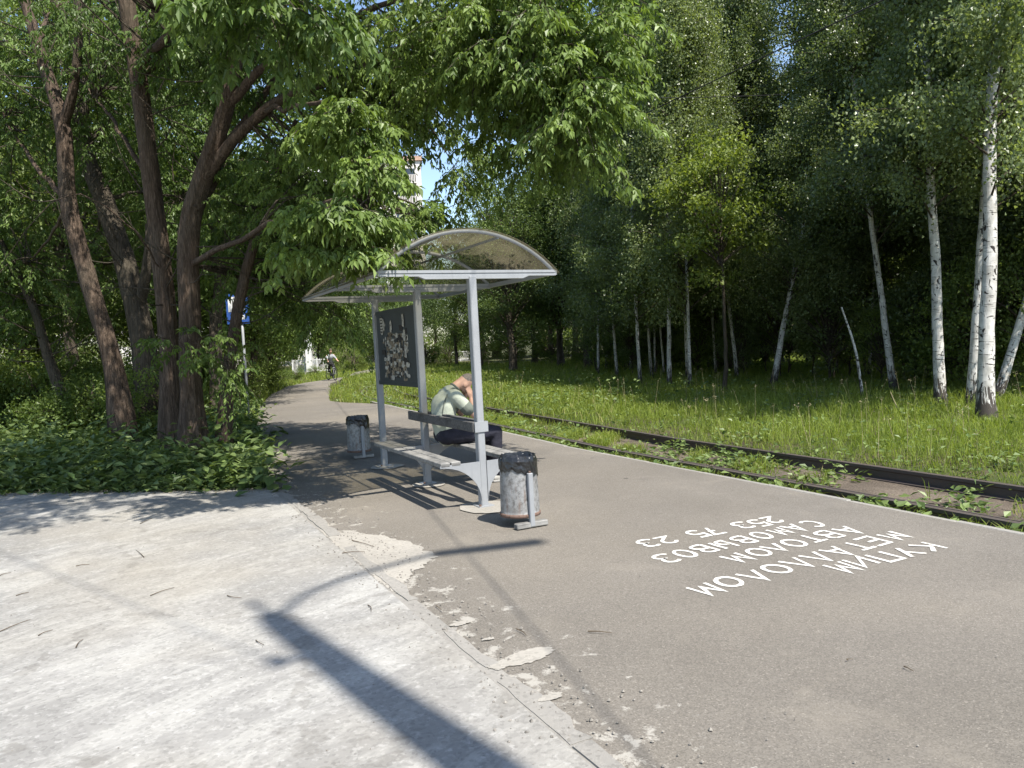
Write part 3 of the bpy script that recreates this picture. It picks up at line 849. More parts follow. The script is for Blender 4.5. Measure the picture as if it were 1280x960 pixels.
def seated_man():
    # local: x = forward (towards the track), y = to his left, z up ; facing +V
    t = thing('person', 'person in a sage T-shirt bent over on the bench, head in hands', 'person', tuple(L(1.22, 0, 0)), ANG)
    # x along V, y along U (away from the viewer)
    hipz = .595
    pelv = (.17, 0, .60); ab = (.115, 0, .76); ch = (.135, 0, .95); nk = (.255, 0, 1.115); hd = (.40, .0, 1.165)
    b = MB()
    capsule(b, pelv, .13, ab, .115); capsule(b, ab, .115, ch, .125); capsule(b, ch, .12, (.21, 0, 1.06), .085)
    chain(b, ((.20, 0, 1.07), .06), ((.33, 0, 1.16), .052))
    q = Matrix.Rotation(math.radians(62), 3, 'Y')
    b.add(*sphere_arrays((.395, 0, 1.165), (.083, .073, .108), q))                 # skull, crown pointing forward
    b.add(*sphere_arrays((.385, 0, 1.105), (.055, .052, .075), Matrix.Rotation(math.radians(150), 3, 'Y')))   # face and jaw looking down
    capsule(b, (.415, 0, 1.075), .014, (.425, 0, 1.058), .013)                      # nose
    for s in (-1, 1):
        b.add(*sphere_arrays((.372, s * .076, 1.135), (.026, .011, .032), Matrix.Rotation(math.radians(60), 3, 'Y')))
        b.add(*sphere_arrays((.425, s * .03, 1.095), (.012, .012, .008)))
        sh = (.19, s * .17, 1.045); el = (.41, s * .19, .80); wr = (.425, s * .075, .985)
        chain(b, (sh, .058), ((.295, s * .20, .92), .047), (el, .040)); chain(b, (el, .040), ((.415, s * .145, .88), .037), (wr, .026))
        hand(b, wr, (-.10, -s * .10, 1), (-.2, -s * 1, .1), 1.0, s)
        hip = (.20, s * .085, .585); kn = (.70, s * .115, .575); an = (.70, s * .115, .10)
        chain(b, (hip, .088), ((.45, s * .10, .58), .076), (kn, .058)); chain(b, (kn, .056), ((.675, s * .115, .40), .054), (an, .036))
        capsule(b, an, .036, (.70, s * .12, .06), .04)
    body = organic(b, 'body', M_SKIN, t, .011, 4)
    sh = MB()
    capsule(sh, (.15, 0, .60), .142, (.110, 0, .74), .140); capsule(sh, (.110, 0, .74), .140, (.125, 0, .93), .146)
    capsule(sh, (.125, 0, .93), .146, (.20, 0, 1.045), .105); capsule(sh, (.20, 0, 1.045), .09, (.245, 0, 1.09), .068)
    for s in (-1, 1):
        capsule(sh, (.125, s * .06, .93), .12, (.115, s * .05, .70), .118)
        chain(sh, ((.17, s * .085, 1.03), .078), ((.20, s * .165, 1.03), .078), ((.285, s * .198, .925), .074), ((.315, s * .203, .885), .072))
    shirt = organic(sh, 'shirt', M_TEE, t, .012, 5)
    for s in (-1, 1):
        c = MB(); capsule(c, (.292, s * .199, .916), .0755, (.325, s * .204, .874), .075); organic(c, 'sleeve_cuff', M_TEED, shirt, .010, 2)
        arc = [(.265, s * .055, 1.105), (.20, s * .095, 1.115), (.13, s * .135, 1.065), (.075, s * .16, .98), (.05, s * .15, .88), (.045, s * .12, .78)]
        m = MB(); m.tube(spline(arc, 16), .008, 6); m.build('seam_band', M_TEED, shirt, smooth=True)
    cr = MB()
    ring = [Vector((.272, 0, 1.113)) + Matrix.Rotation(math.radians(48), 3, 'Y') @ Vector((.062 * math.cos(a), .066 * math.sin(a), 0)) for a in np.linspace(0, 2 * math.pi, 19)]
    cr.tube(ring, .011, 6, False); cr.build('collar', M_TEED, shirt, smooth=True)
    tr = MB()
    capsule(tr, (.13, -.06, .60), .125, (.13, .06, .60), .125); capsule(tr, (.13, 0, .66), .128, (.125, 0, .70), .13)
    for s in (-1, 1):
        chain(tr, ((.17, s * .085, .59), .106), ((.45, s * .102, .583), .094), ((.70, s * .117, .578), .076))
        chain(tr, ((.70, s * .117, .575), .076), ((.685, s * .117, .36), .074), ((.69, s * .117, .12), .068))
    organic(tr, 'trousers', M_TROUS, t, .012, 5)
    hr = MB(); hr.add(*sphere_arrays((.414, 0, 1.189), (.073, .071, .095), q)); organic(hr, 'hair', M_GREYHAIR, t, .01, 2)
    for s in (-1, 1):
        f = MB(); capsule(f, (.665, s * .117, .055), .045, (.80, s * .125, .045), .042); capsule(f, (.80, s * .125, .045), .042, (.86, s * .128, .04), .036); capsule(f, (.68, s * .117, .07), .05, (.69, s * .117, .105), .05)
        shoe = organic(f, 'shoe', M_SHOE, t, .010, 3)
        pl = [(.615, -.04), (.615, .04), (.70, .045), (.82, .052), (.88, .04), (.90, 0), (.88, -.04), (.82, -.048), (.70, -.042)]
        MB().prism([(x, s * .122 + y) for x, y in pl], .003, .028).build('sole', M_SOLE, shoe, bevel=.006)
        la = MB()
        for i in range(4): la.bar((.735 + .022 * i, s * .122 - .02, .092 - .006 * i), (.745 + .022 * i, s * .122 + .02, .092 - .006 * i), .006, .006)
        la.build('laces', M_WPAINT, shoe)
    return t
seated_man()

def standing(label, at, rz, top, group, height=1.7):
    t = thing('person', label, 'person', at, rz, group); k = height / 1.75
    def s(x, y, z): return (x * k, y * k, z * k)
    b = MB()
    capsule(b, s(0, 0, .95), .13 * k, s(0, 0, 1.35), .14 * k); capsule(b, s(0, 0, 1.42), .055 * k, s(.01, 0, 1.55), .05 * k)
    b.add(*sphere_arrays(s(.015, 0, 1.63), (.09 * k, .075 * k, .115 * k))); capsule(b, s(.10, 0, 1.625), .012, s(.112, 0, 1.605), .012)
    for sd in (-1, 1):
        chain(b, (s(0, sd * .17, 1.40), .055 * k), (s(-.04 * sd, sd * .23, 1.12), .043 * k), (s(.10 * sd, sd * .21, .88), .03 * k)); hand(b, s(.10 * sd, sd * .21, .88), (.1 * sd, 0, -1), (1, 0, 0), k, sd)
        chain(b, (s(0, sd * .09, .92), .09 * k), (s(.10 * sd, sd * .09, .50), .06 * k), (s(.12 * sd - .08, sd * .09, .08), .04 * k)); capsule(b, s(.12 * sd - .08, sd * .09, .05), .045 * k, s(.12 * sd + .07, sd * .1, .045), .04 * k)
    organic(b, 'body', M_SKIN, t, .018, 3)
    c = MB(); capsule(c, s(0, 0, .92), .15 * k, s(0, 0, 1.34), .165 * k)
    for sd in (-1, 1): chain(c, (s(0, sd * .15, 1.37), .075 * k), (s(-.04 * sd, sd * .225, 1.14), .06 * k))
    organic(c, 'shirt', top, t, .02, 4)
    c = MB(); capsule(c, s(0, -.05, .93), .125 * k, s(0, .05, .93), .125 * k)
    for sd in (-1, 1): chain(c, (s(0, sd * .09, .92), .105 * k), (s(.10 * sd, sd * .09, .50), .08 * k), (s(.12 * sd - .08, sd * .09, .12), .062 * k))
    organic(c, 'trousers', M_TROUS, t, .02, 4)
    c = MB(); c.add(*sphere_arrays(s(-.012, 0, 1.665), (.095 * k, .082 * k, .095 * k))); organic(c, 'hair', M_HAIR, t, .02, 2)
    return t
p = G(541, 452.0, -.08); p = P(541, 449, 68.0); standing('person in a pinkish top walking along the far side of the meadow', (p[0], p[1], -.08), math.radians(-95), M_REDTOP, None)
p = P(549.5, 449, 69.0); standing('person in a dark jacket walking beside one in a pinkish top', (p[0], p[1], -.08), math.radians(-85), M_DARKTOP, None, 1.76)

# cyclist on the path
CY = G(415, 475.5)
def bicycle(at, rz):
    t = thing('bicycle', 'bicycle ridden towards the tram stop along the path', 'bicycle', tuple(at), rz)
    for x in (-.52, .52):
        w = thing_part('wheel', t)
        def ring(r, tr, mt, nm, n=28):
            m = MB(); m.lathe([(r + tr * math.cos(a), tr * .9 * math.sin(a)) for a in np.linspace(0, 2 * math.pi, 9)[:-1]], (0, 0, 0), n, True)
            m.v = [(q[0] + x, q[2], q[1] + .34) for q in m.v]
            return m.build(nm, mt, w, smooth=True)
        ring(.318, .024, M_BLACK, 'tyre'); ring(.292, .011, M_GREYMET, 'rim')
        m = MB()
        for i in range(14):
            a = 2 * math.pi * i / 14; m.bar((x, 0, .34), (x + .29 * math.cos(a), 0, .34 + .29 * math.sin(a)), .004, .004, (0, 1, 0))
        m.build('spokes', M_GREYMET, w)
    bb = (-.06, 0, .30); st = (-.18, 0, .80); hd = (.33, 0, .86); hl = (.36, 0, .72)
    m = MB()
    for a, b in ((bb, st), (st, hd), (bb, hl), (hd, hl)): m.tube([a, b], .018, 8)
    for s in (-1, 1): m.tube([bb, (-.52, s * .05, .34)], .010, 6); m.tube([st, (-.52, s * .05, .34)], .009, 6)
    m.build('frame', M_DARKTOP, t)
    m = MB()
    for s in (-1, 1): m.tube([(.37, s * .04, .70), (.52, s * .05, .34)], .012, 6)
    m.tube([(.37, -.05, .70), (.37, .05, .70)], .014, 6); m.build('fork', M_GREYMET, t)
    MB().tube([(.33, 0, .86), (.31, 0, 1.0)], .014, 6).tube([(.28, -.31, 1.03), (.33, -.1, 1.0), (.33, .1, 1.0), (.28, .31, 1.03)], .013, 6).build('handlebar', M_BLACK, t)
    m = MB(); m.add(*sphere_arrays((-.22, 0, .93), (.13, .07, .035))); m.build('saddle', M_BLACK, t, smooth=True)
    MB().tube([st, (-.21, 0, .92)], .013, 6).build('seat_post', M_GREYMET, t)
    m = MB()
    m.tube([(-.06, -.03, .30), (-.06, .03, .30)], .09, 14); m.bar((-.06, .06, .30), (-.06, .06, .13), .018, .012, (0, 1, 0)); m.bar((-.06, -.06, .30), (-.06, -.06, .47), .018, .012, (0, 1, 0))
    m.build('crank', M_DARKMET, t)
    for z, s in ((.13, 1), (.47, -1)): MB().box((-.06, s * .11, z), (.09, .09, .02)).build('pedal', M_BLACK, t)
    return t
def thing_part(name, parent):
    o = bpy.data.objects.new(name, None); COL.objects.link(o); o.parent = parent; return o
RZC = math.atan2(-CY[1], -CY[0]) + math.radians(20)
bicycle(CY + np.array([0, 0, .003]), RZC)
def cyclist(at, rz):
    t = thing('person', 'person in a pale grey top and black trousers riding a bicycle on the path', 'person', tuple(at), rz)
    b = MB()
    capsule(b, (-.20, 0, 1.03), .13, (-.05, 0, 1.30), .14); chain(b, ((-.02, 0, 1.38), .06), ((.06, 0, 1.50), .052))
    b.add(*sphere_arrays((.08, 0, 1.59), (.092, .076, .115))); capsule(b, (.165, 0, 1.585), .012, (.175, 0, 1.565), .012)
    for s, pz in ((1, .13), (-1, .47)):
        chain(b, ((-.02, s * .17, 1.37), .055), ((.12, s * .27, 1.16), .043), ((.29, s * .27, 1.06), .03)); hand(b, (.27, s * .27, 1.065), (1, s * .1, -.2), (0, 0, -1), .9, s)
        kn = (.16, s * .13, .62) if pz < .3 else (.24, s * .14, .90)
        chain(b, ((-.19, s * .09, .98), .09), (kn, .06), ((-.08, s * .11, pz + .10), .038)); capsule(b, (-.10, s * .11, pz + .055), .04, (.06, s * .115, pz + .04), .035)
    organic(b, 'body', M_SKIN, t, .016, 3)
    c = MB(); capsule(c, (-.19, 0, 1.02), .155, (-.05, 0, 1.29), .165)
    for s in (-1, 1): chain(c, ((-.03, s * .15, 1.35), .078), ((.10, s * .25, 1.19), .062))
    organic(c, 'shirt', M_GREYTOP, t, .018, 4)
    c = MB(); capsule(c, (-.20, -.05, 1.0), .125, (-.20, .05, 1.0), .125)
    for s, pz in ((1, .13), (-1, .47)):
        kn = (.16, s * .13, .62) if pz < .3 else (.24, s * .14, .90)
        chain(c, ((-.19, s * .09, .98), .11), (kn, .082), ((-.07, s * .11, pz + .14), .062))
        capsule(c, (-.10, s * .11, pz + .055), .048, (.07, s * .115, pz + .045), .042)
    organic(c, 'trousers', M_BLACK, t, .018, 4)
    c = MB(); c.add(*sphere_arrays((.072, 0, 1.64), (.108, .09, .098))); organic(c, 'hair', M_HAIR, t, .018, 2)
cyclist(CY + np.array([0, 0, .003]), RZC)

# ------------------------------------------------------------------ tram stop sign behind the maples
sp_ = P(297, 386, 17.5)
sg = thing('stop_sign', 'blue and white tram stop sign on a thin post behind the leaning maple stem', 'sign', (sp_[0] + .08, sp_[1], -.05), math.radians(4))
MB().tube([(0, 0, 0), (0, 0, 3.1)], .03, 10).build('post', M_GREYMET, sg, smooth=True)
zt = sp_[2] + .05
pl = MB().box((-.07, -.045, zt), (.50, .012, .70)).build('panel', M_BLUE, sg, bevel=.004)
MB().box((-.09, -.0535, zt + .10), (.36, .003, .34)).build('white_field', M_WPAINT, pl)
m = MB(); m.prism([(-.05, -.13), (.05, -.13), (.075, -.10), (.07, .06), (.05, .09), (-.05, .09), (-.07, .06), (-.075, -.10)], 0, .003)
m.v = [(x * 1.2 - .09, -.058 + z, y * 1.2 + zt + .12) for x, y, z in m.v]; m.build('tram_pictogram', M_INK, pl)
m = MB(); m.box((-.09, -.0605, zt + .17), (.13, .003, .07)); m.build('pictogram_window', M_WPAINT, pl)
MB().bar((-.15, -.0575, zt + .245), (-.03, -.0575, zt + .26), .003, .012).build('pictogram_pantograph', M_INK, pl)
MB().box((-.07, -.0535, zt - .20), (.30, .003, .10)).build('white_plate', M_WPAINT, pl)

# ------------------------------------------------------------------ lamp pole that stands beside the viewer (only its shadow is in view)
COT = 1 / math.tan(SUN_EL); SH2 = np.array([-SUN_H.x, -SUN_H.y]) * COT
tip = G(312, 752)[:2]; HP = 12.0
pb = tip - SH2 * HP
LP = thing('lamp_pole', 'concrete lamp pole with curved bracket that throws its shadow over the concrete yard', 'lamp post', (pb[0], pb[1], -.05))
HP0 = HP - .45
MB().lathe([(0, 0), (.21, 0), (.105, HP0 - .35), (.09, HP0 - .15), (.05, HP0), (0, HP0)], (0, 0, 0), 20).build('pole', M_KERB, LP, smooth=True)
MB().tube([(0, 0, HP0 - .2), (0, 0, HP + .05)], .028, 8).build('top_pin', M_GREYMET, LP)
def from_shadow(px, py, h):
    q = G(px, py)[:2] - SH2 * h - pb; return (q[0], q[1], h + .05)
armp = [from_shadow(352, 768, HP0 + .12), from_shadow(385, 742, HP0 + .35), from_shadow(450, 718, HP0 + .45), from_shadow(545, 692, HP0 + .5)]
MB().tube(spline(armp, 14), .034, 8).build('bracket_arm', M_GREYMET, LP, smooth=True)
la, lb = Vector(from_shadow(540, 693, HP0 + .49)), Vector(from_shadow(680, 676, HP0 + .52))
lm = MB().bar(la, lb, .16, .09).build('lamp_head', M_GREYMET, LP, bevel=.03)
MB().bar(la + (lb - la) * .3 - Vector((0, 0, .06)), lb - (lb - la) * .08 - Vector((0, 0, .06)), .12, .03).build('diffuser', M_WPAINT, lm)
ih = HP - 1.75
iq = from_shadow(345, 828, ih)
MB().tube([(0, 0, ih), iq], .03, 8).build('cable_bracket', M_GREYMET, LP)
MB().lathe([(0, -.12), (.03, -.10), (.05, -.04), (.03, 0), (.045, .05), (.025, .11), (0, .12)], iq, 14).build('insulator', M_WPAINT, LP, smooth=True)
def cable(label, pts, r, n=24, sag=.0, name='cable'):
    a = np.array(pts[0]); b = np.array(pts[-1]); t = np.linspace(0, 1, n)[:, None]
    q = a + (b - a) * t; q[:, 2] -= sag * 4 * (t * (1 - t))[:, 0]
    o = MB().tube(q - a, r, 6).build(name, M_CABLE, None, smooth=True); o.location = tuple(a)
    return tag(o, label, 'cable')
w0 = np.array(iq) + np.array([pb[0], pb[1], -.05])
d1 = (G(52, 712) - G(345, 828))[:2]; d1 /= np.linalg.norm(d1)
cable('overhead cable from the lamp pole casting a faint line over the concrete', [tuple(w0), (w0[0] + d1[0] * 26, w0[1] + d1[1] * 26, w0[2] + .3)], .008)
h2 = 7.0
a2 = G(790, 914)[:2] - SH2 * h2; b2 = G(545, 638)[:2] - SH2 * h2; d2 = (b2 - a2) / np.linalg.norm(b2 - a2)
c0 = a2 - d2 * 12; c1 = a2 + d2 * 30
cable('overhead cable above the shelter casting a faint line over the asphalt', [(c0[0], c0[1], h2), (c1[0], c1[1], h2 + .6)], .008)
cable('tram contact wire strung above the track', [tuple(L(-14, 3.78, 4.72)), tuple(L(34, 3.78, 4.72))], .007)
cable('span wire reaching from the maple leaves to the birch edge', [tuple(P(640, 121, 14)), tuple(P(980, 118, 19))], .008, sag=.05)

# ------------------------------------------------------------------ far apartment block, fences, white pole
BX = P(527, 230, 104.0)
def block(label, bx, by, w, d, floors, rz):
    t = thing('apartment_block', label, 'building', (bx, by, -.1), rz); fh = 2.85; H = floors * fh + 1
    wall = MB().box((-w / 2, d / 2, H / 2), (w, d, H)).build('wall', M_PANELW, t)
    MB().box((-w / 2, d / 2, H + .3), (w + .5, d + .5, .6)).build('roof', M_BRICK, t)
    glass = MB().box((0, 0, 0), (1.5, .08, 1.45)).mesh('pane'); fr = MB().box((0, 0, .78), (1.7, .14, .1)).box((0, 0, -.78), (1.7, .14, .1)).box((.8, 0, 0), (.1, .14, 1.5)).box((-.8, 0, 0), (.1, .14, 1.5)).box((0, 0, 0), (.07, .12, 1.5)).mesh('window')
    bal = MB().box((0, -.55, .5), (3.0, .07, 1.0)).box((1.47, -.27, .5), (.07, .55, 1.0)).box((-1.47, -.27, .5), (.07, .55, 1.0)).box((0, -.28, -.06), (3.05, .62, .12)).mesh('balcony')
    sl = MB()
    for i in range(14): sl.box((-1.4 + i * .215, -.60, .5), (.09, .03, .9))
    slm = sl.mesh('balcony_slats')
    for f in range(2, floors):
        for c in range(int(w / 4)):
            x = -2.2 - c * 4.0; z = .6 + f * fh + 1.3
            if c % 2 == 0:
                b = obj('balcony', bal, M_PANELW, t, (x, -.02, z - 1.0)); obj('slats', slm, M_INK, b)
                g = obj('balcony_glazing', glass, M_GLASS, t, (x, .0, z + .35)); g.scale = (1.8, 1, .8)
            else:
                o = obj('window', fr, M_WPAINT, t, (x, -.02, z)); obj('pane', glass, M_GLASS, o)
    return t
block('white panel apartment block with slatted balconies showing between the leaves above the shelter', BX[0], BX[1], 36, 13, 9, math.radians(8))
b2x = P(150, 100, 95)
block('apartment block glimpsed through the maple crowns behind the tree cluster', b2x[0], b2x[1], 30, 12, 10, math.radians(20))

def fence(label, a, b, n, h=1.1, mt=None):
    a = np.array(a); b = np.array(b); ln = np.linalg.norm(b - a); rz = math.atan2(b[1] - a[1], b[0] - a[0])
    t = thing('fence', label, 'fence', tuple(a), rz)
    MB().box((ln / 2, 0, h - .06), (ln, .04, .05)).build('rail', M_WPAINT, t); MB().box((ln / 2, 0, .2), (ln, .04, .05)).build('rail', M_WPAINT, t)
    bm_ = MB().box((0, 0, h / 2), (.028, .028, h)).mesh('bar'); pm = MB().box((0, 0, h / 2 + .05), (.08, .08, h + .1)).mesh('post')
    for i in range(n + 1):
        obj('post' if i % 10 == 0 else 'bar', pm if i % 10 == 0 else bm_, M_WPAINT, t, (ln * i / n, 0, 0))
    return t
fa = P(366, 460, 58); fb = P(412, 457, 58)
fence('white railing beside the pale column at the bend of the path', (fa[0], fa[1], -.05), (fb[0], fb[1], -.05), 30)
fa = P(-60, 478, 40); fb = P(45, 474, 44)
fence('pale railing glimpsed between the trunks behind the tree cluster', (fa[0], fa[1], -.05), (fb[0], fb[1], -.05), 40, 1.2)
fa = P(560, 452, 74); fb = P(596, 450, 76)
fence('short pale railing behind the two walkers beyond the meadow', (fa[0], fa[1], -.08), (fb[0], fb[1], -.08), 24, 1.0)
wp = P(387, 458, 57)
t = thing('column', 'white square column beside the railing at the path bend', 'column', (wp[0], wp[1], -.05))
MB().box((0, 0, 1.9), (.42, .42, 3.8)).build('shaft', M_WPAINT, t, bevel=.02); MB().box((0, 0, .1), (.6, .6, .2)).build('base', M_KERB, t); MB().box((0, 0, 3.86), (.52, .52, .14)).build('cap', M_WPAINT, t)

# ------------------------------------------------------------------ vegetation generators
def rand_dirs(rg, n, zbias=0.0):
    d = rg.normal(size=(n, 3)); d[:, 2] += zbias; return norm(d)
def trunk_mesh(name, pts, r, n=14, jit=.05, rg=rng, per=None):
    k = per or max(8, int(np.linalg.norm(np.diff(np.asarray(pts), axis=0), axis=1).sum() / .22))
    p = spline(pts, k); rr = np.interp(np.linspace(0, 1, k), np.linspace(0, 1, len(r)), r)
    v, f = tube_arrays(p, rr, n, jit, rg)
    return fast_mesh(name, v, f, smooth=True), p
def join_tubes(tubes):
    V_, F_, o = [], [], 0
    for v, f in tubes: V_.append(v); F_.append(f + o); o += len(v)
    return np.vstack(V_), np.vstack(F_)

def maple_twigs(starts, dirs, lens, rg, leaf=.095, nodes=6, droop=.5):
    """leafy twigs: opposite compound leaves of five hanging leaflets. returns leaf arrays, attr, twig tubes"""
    T = len(starts)
    s = (np.arange(nodes) + 1) / nodes
    dirs = norm(dirs)
    pos = starts[:, None] + dirs[:, None] * (lens[:, None] * s)[..., None]
    pos[..., 2] -= (lens[:, None] * s ** 2) * droop
    side = norm(np.cross(dirs, [0, 0, 1.0]) + 1e-6)
    # (T,nodes,2,5)
    sg = np.array([-1, 1.0])
    rach = side[:, None, None] * sg[None, None, :, None] * .9 + dirs[:, None, None] * .5 + np.array([0, 0, -.45]) + rg.normal(0, .3, (T, nodes, 2, 3))
    rach = norm(rach)
    rl = rg.uniform(.10, .17, (T, nodes, 2, 1))
    fr = np.array([.45, .45, .75, .75, 1.0]); sd = np.array([-1, 1, -1, 1, 0.0])
    base = pos[:, :, None, None] + rach[..., None, :] * (rl * fr)[..., None]
    base = base + np.array([0, 0, -1.0]) * (rl * fr ** 2 * .35)[..., None]
    rs_ = norm(np.cross(rach, [0, 0, 1.0]) + 1e-6)
    tip = rach[..., None, :] * .6 + rs_[..., None, :] * (sd * .8)[:, None] + np.array([0, 0, -.75]) + rg.normal(0, .25, base.shape)
    nr = np.array([0, 0, 1.0]) + rach[..., None, :] * .5 + rg.normal(0, .35, base.shape)
    base = base.reshape(-1, 3); tip = tip.reshape(-1, 3); nr = nr.reshape(-1, 3); N = len(base)
    ln = rg.uniform(.5, 1.3, N) * leaf; wd = ln * rg.uniform(.34, .54, N)
    v, f = leaves_arrays(base, tip, nr, ln, wd)
    tone = np.repeat(rg.uniform(0, .5, T), nodes * 10) + rg.uniform(0, .5, N)
    tubes = [tube_arrays(np.vstack([starts[i][None], pos[i, [1, 3, 5] if nodes > 5 else [0, -1]]]), [.006, .005, .004, .003][:4 if nodes > 5 else 3], 3) for i in range(T)]
    return v, f, np.repeat(tone, 2), tubes

def vol_points(rg, c, r, n, power=.55):
    d = rand_dirs(rg, n); q = rg.uniform(0, 1, n) ** power
    return c + d * q[:, None] * r, d

# --- the maple clump at the left
def maple(label, trunks, vols, limbs, bark, group=None, leafm=None, leaf=.095, seed=1, overhead=()):
    rg = np.random.default_rng(seed)
    base = P(*trunks[0][0][0]); base[2] = -.05
    t = thing('maple_tree', label, 'tree', tuple(base), 0, group)
    for k, (path, r) in enumerate(trunks):
        pts = np.array([P(*q) for q in path]) - base; r = [q * .84 for q in r]
        if k == 0: pts[0] = (0, 0, 0); r[0] *= 1.35
        me, p = trunk_mesh('trunk', pts, r, 30, .055, rg)
        obj('trunk' if k == 0 else 'limb', me, bark, t)
        if k == 0: trk = p
    tubes = []
    lpts = []
    for path, r in limbs:
        pts = np.array([P(*q) for q in path]) - base
        p = spline(pts, 16) + rg.normal(0, .02, (16, 3)); lpts.append(p)
        lv, lf = tube_arrays(p, np.linspace(r, r * .25, 16), 8, .06, rg); obj('limb', fast_mesh('limb', lv, lf, smooth=True), bark, t)
    allp = np.vstack(lpts) if lpts else None
    dead = []
    for _ in range(16):
        s0 = trk[int(len(trk) * rg.uniform(.28, .92))]; d0 = norm(np.array([rg.normal(0, 1), rg.normal(0, .6), rg.uniform(-.1, .9)])); l0 = rg.uniform(.7, 2.1)
        q = spline([s0, s0 + d0 * l0 * .5 + rg.normal(0, .08, 3), s0 + d0 * l0 + rg.normal(0, .12, 3) + [0, 0, .15]], 9)
        dead.append(tube_arrays(q, np.linspace(.014, .004, 9), 5, .08, rg))
        for _k in range(3):
            a_ = q[rg.integers(3, 8)]; e_ = a_ + norm(d0 + rg.normal(0, .7, 3)) * rg.uniform(.2, .6); dead.append(tube_arrays(spline([a_, (a_ + e_) / 2 + rg.normal(0, .03, 3), e_], 5), np.linspace(.006, .002, 5), 4))
    dv, df = join_tubes(dead); obj('bare_branches', fast_mesh('bare_branches', dv, df, smooth=True), M_BARK2, t, kind='stuff')
    V_, F_, A_, o = [], [], [], 0
    twt = []
    def addvol(c, r, n, droop=.5, tl=1.0):
        nonlocal o
        st, d = vol_points(rg, c, r, n)
        dirs = norm(d * np.array([1, 1, .5]) + rg.normal(0, .5, (n, 3)) + np.array([0, 0, .05]))
        v, f, a, tw = maple_twigs(st, dirs, rg.uniform(.3, .65, n) * tl, rg, leaf, droop=droop)
        V_.append(v); F_.append(f + o); A_.append(a); o += len(v); twt.extend(tw)
        if allp is not None:
            for i in range(0, n, 5):
                j = np.argmin(((allp - st[i]) ** 2).sum(1)); a_ = allp[j]
                mid = (a_ + st[i]) / 2 + np.array([0, 0, .12]) + rg.normal(0, .05, 3)
                twt.append(tube_arrays(spline([a_, mid, st[i]], 5), [.016, .013, .011, .009, .006], 4))
    for (px, py, rx, ry, y, dy, n) in vols:
        c = P(px, py, y) - base; k = y / F_PX
        addvol(c, np.array([rx * k, dy, ry * k]), n, tl=.55 if y < 8 else 1.0)
    for c, r, n in overhead: addvol(np.array(c) - base, np.array(r), n)
    if tubes:
        v, f = join_tubes(tubes); obj('limbs', fast_mesh('limbs', v, f, smooth=True), bark, t)
    if twt:
        n3 = [q for q in twt if True]
        v, f = join_tubes(n3); obj('twigs', fast_mesh('twigs', v, f, smooth=True), M_BARK2, t, kind='stuff')
    o_ = obj('crown', fast_mesh('crown', np.vstack(V_), np.vstack(F_), np.concatenate(A_)), leafm or M_MAPLE, t)
    return t

maple('tallest maple of the clump, reddish ridged trunk with its crown hanging over the shelter',
    [([(243, 575, 12.3), (239, 500, 12.3), (237, 400, 12.3), (236, 290, 12.3), (254, 222, 12.2), (282, 135, 12), (300, 40, 11.8), (310, -60, 11.6)], [.25, .20, .19, .185, .17, .14, .12, .10]),
     ([(243, 262, 12.2), (268, 225, 12.5), (285, 180, 12.7), (330, 120, 12.9), (380, 40, 13)], [.10, .09, .08, .06, .05])],
    [(685, 40, 100, 75, 8.7, .8, 230), (715, 125, 45, 60, 8.5, .5, 80), (600, 40, 100, 70, 9.6, 1.0, 200), (490, 80, 100, 70, 11.5, 1.6, 240),
     (432, 155, 46, 20, 7.6, .35, 40), (462, 212, 28, 14, 7.4, .25, 20), (425, 274, 50, 16, 7.2, .3, 60), (500, 268, 46, 8, 9.0, .5, 40), (388, 305, 16, 14, 7.3, .25, 16), (445, 312, 14, 8, 7.1, .15, 7),
     (500, 140, 40, 30, 11.5, .8, 50), (578, 195, 14, 40, 12, .4, 26), (390, 230, 60, 70, 12.2, 1.2, 150), (660, 170, 50, 45, 10, .6, 50), (420, 380, 60, 35, 14.5, 1.0, 60)],
    [([(254, 222, 12.2), (330, 140, 11.8), (430, 95, 11.2), (560, 40, 10), (690, 35, 8.9)], .10),
     ([(282, 135, 12), (360, 60, 11.6), (470, 10, 11), (600, -20, 10.6)], .08),
     ([(237, 330, 12.3), (320, 290, 11), (420, 250, 8.6), (470, 262, 7.5)], .05),
     ([(330, 140, 11.8), (400, 130, 9.4), (440, 165, 7.7)], .04), ([(560, 40, 10), (650, 70, 9), (720, 115, 8.6)], .045)],
    M_BARK, seed=11)
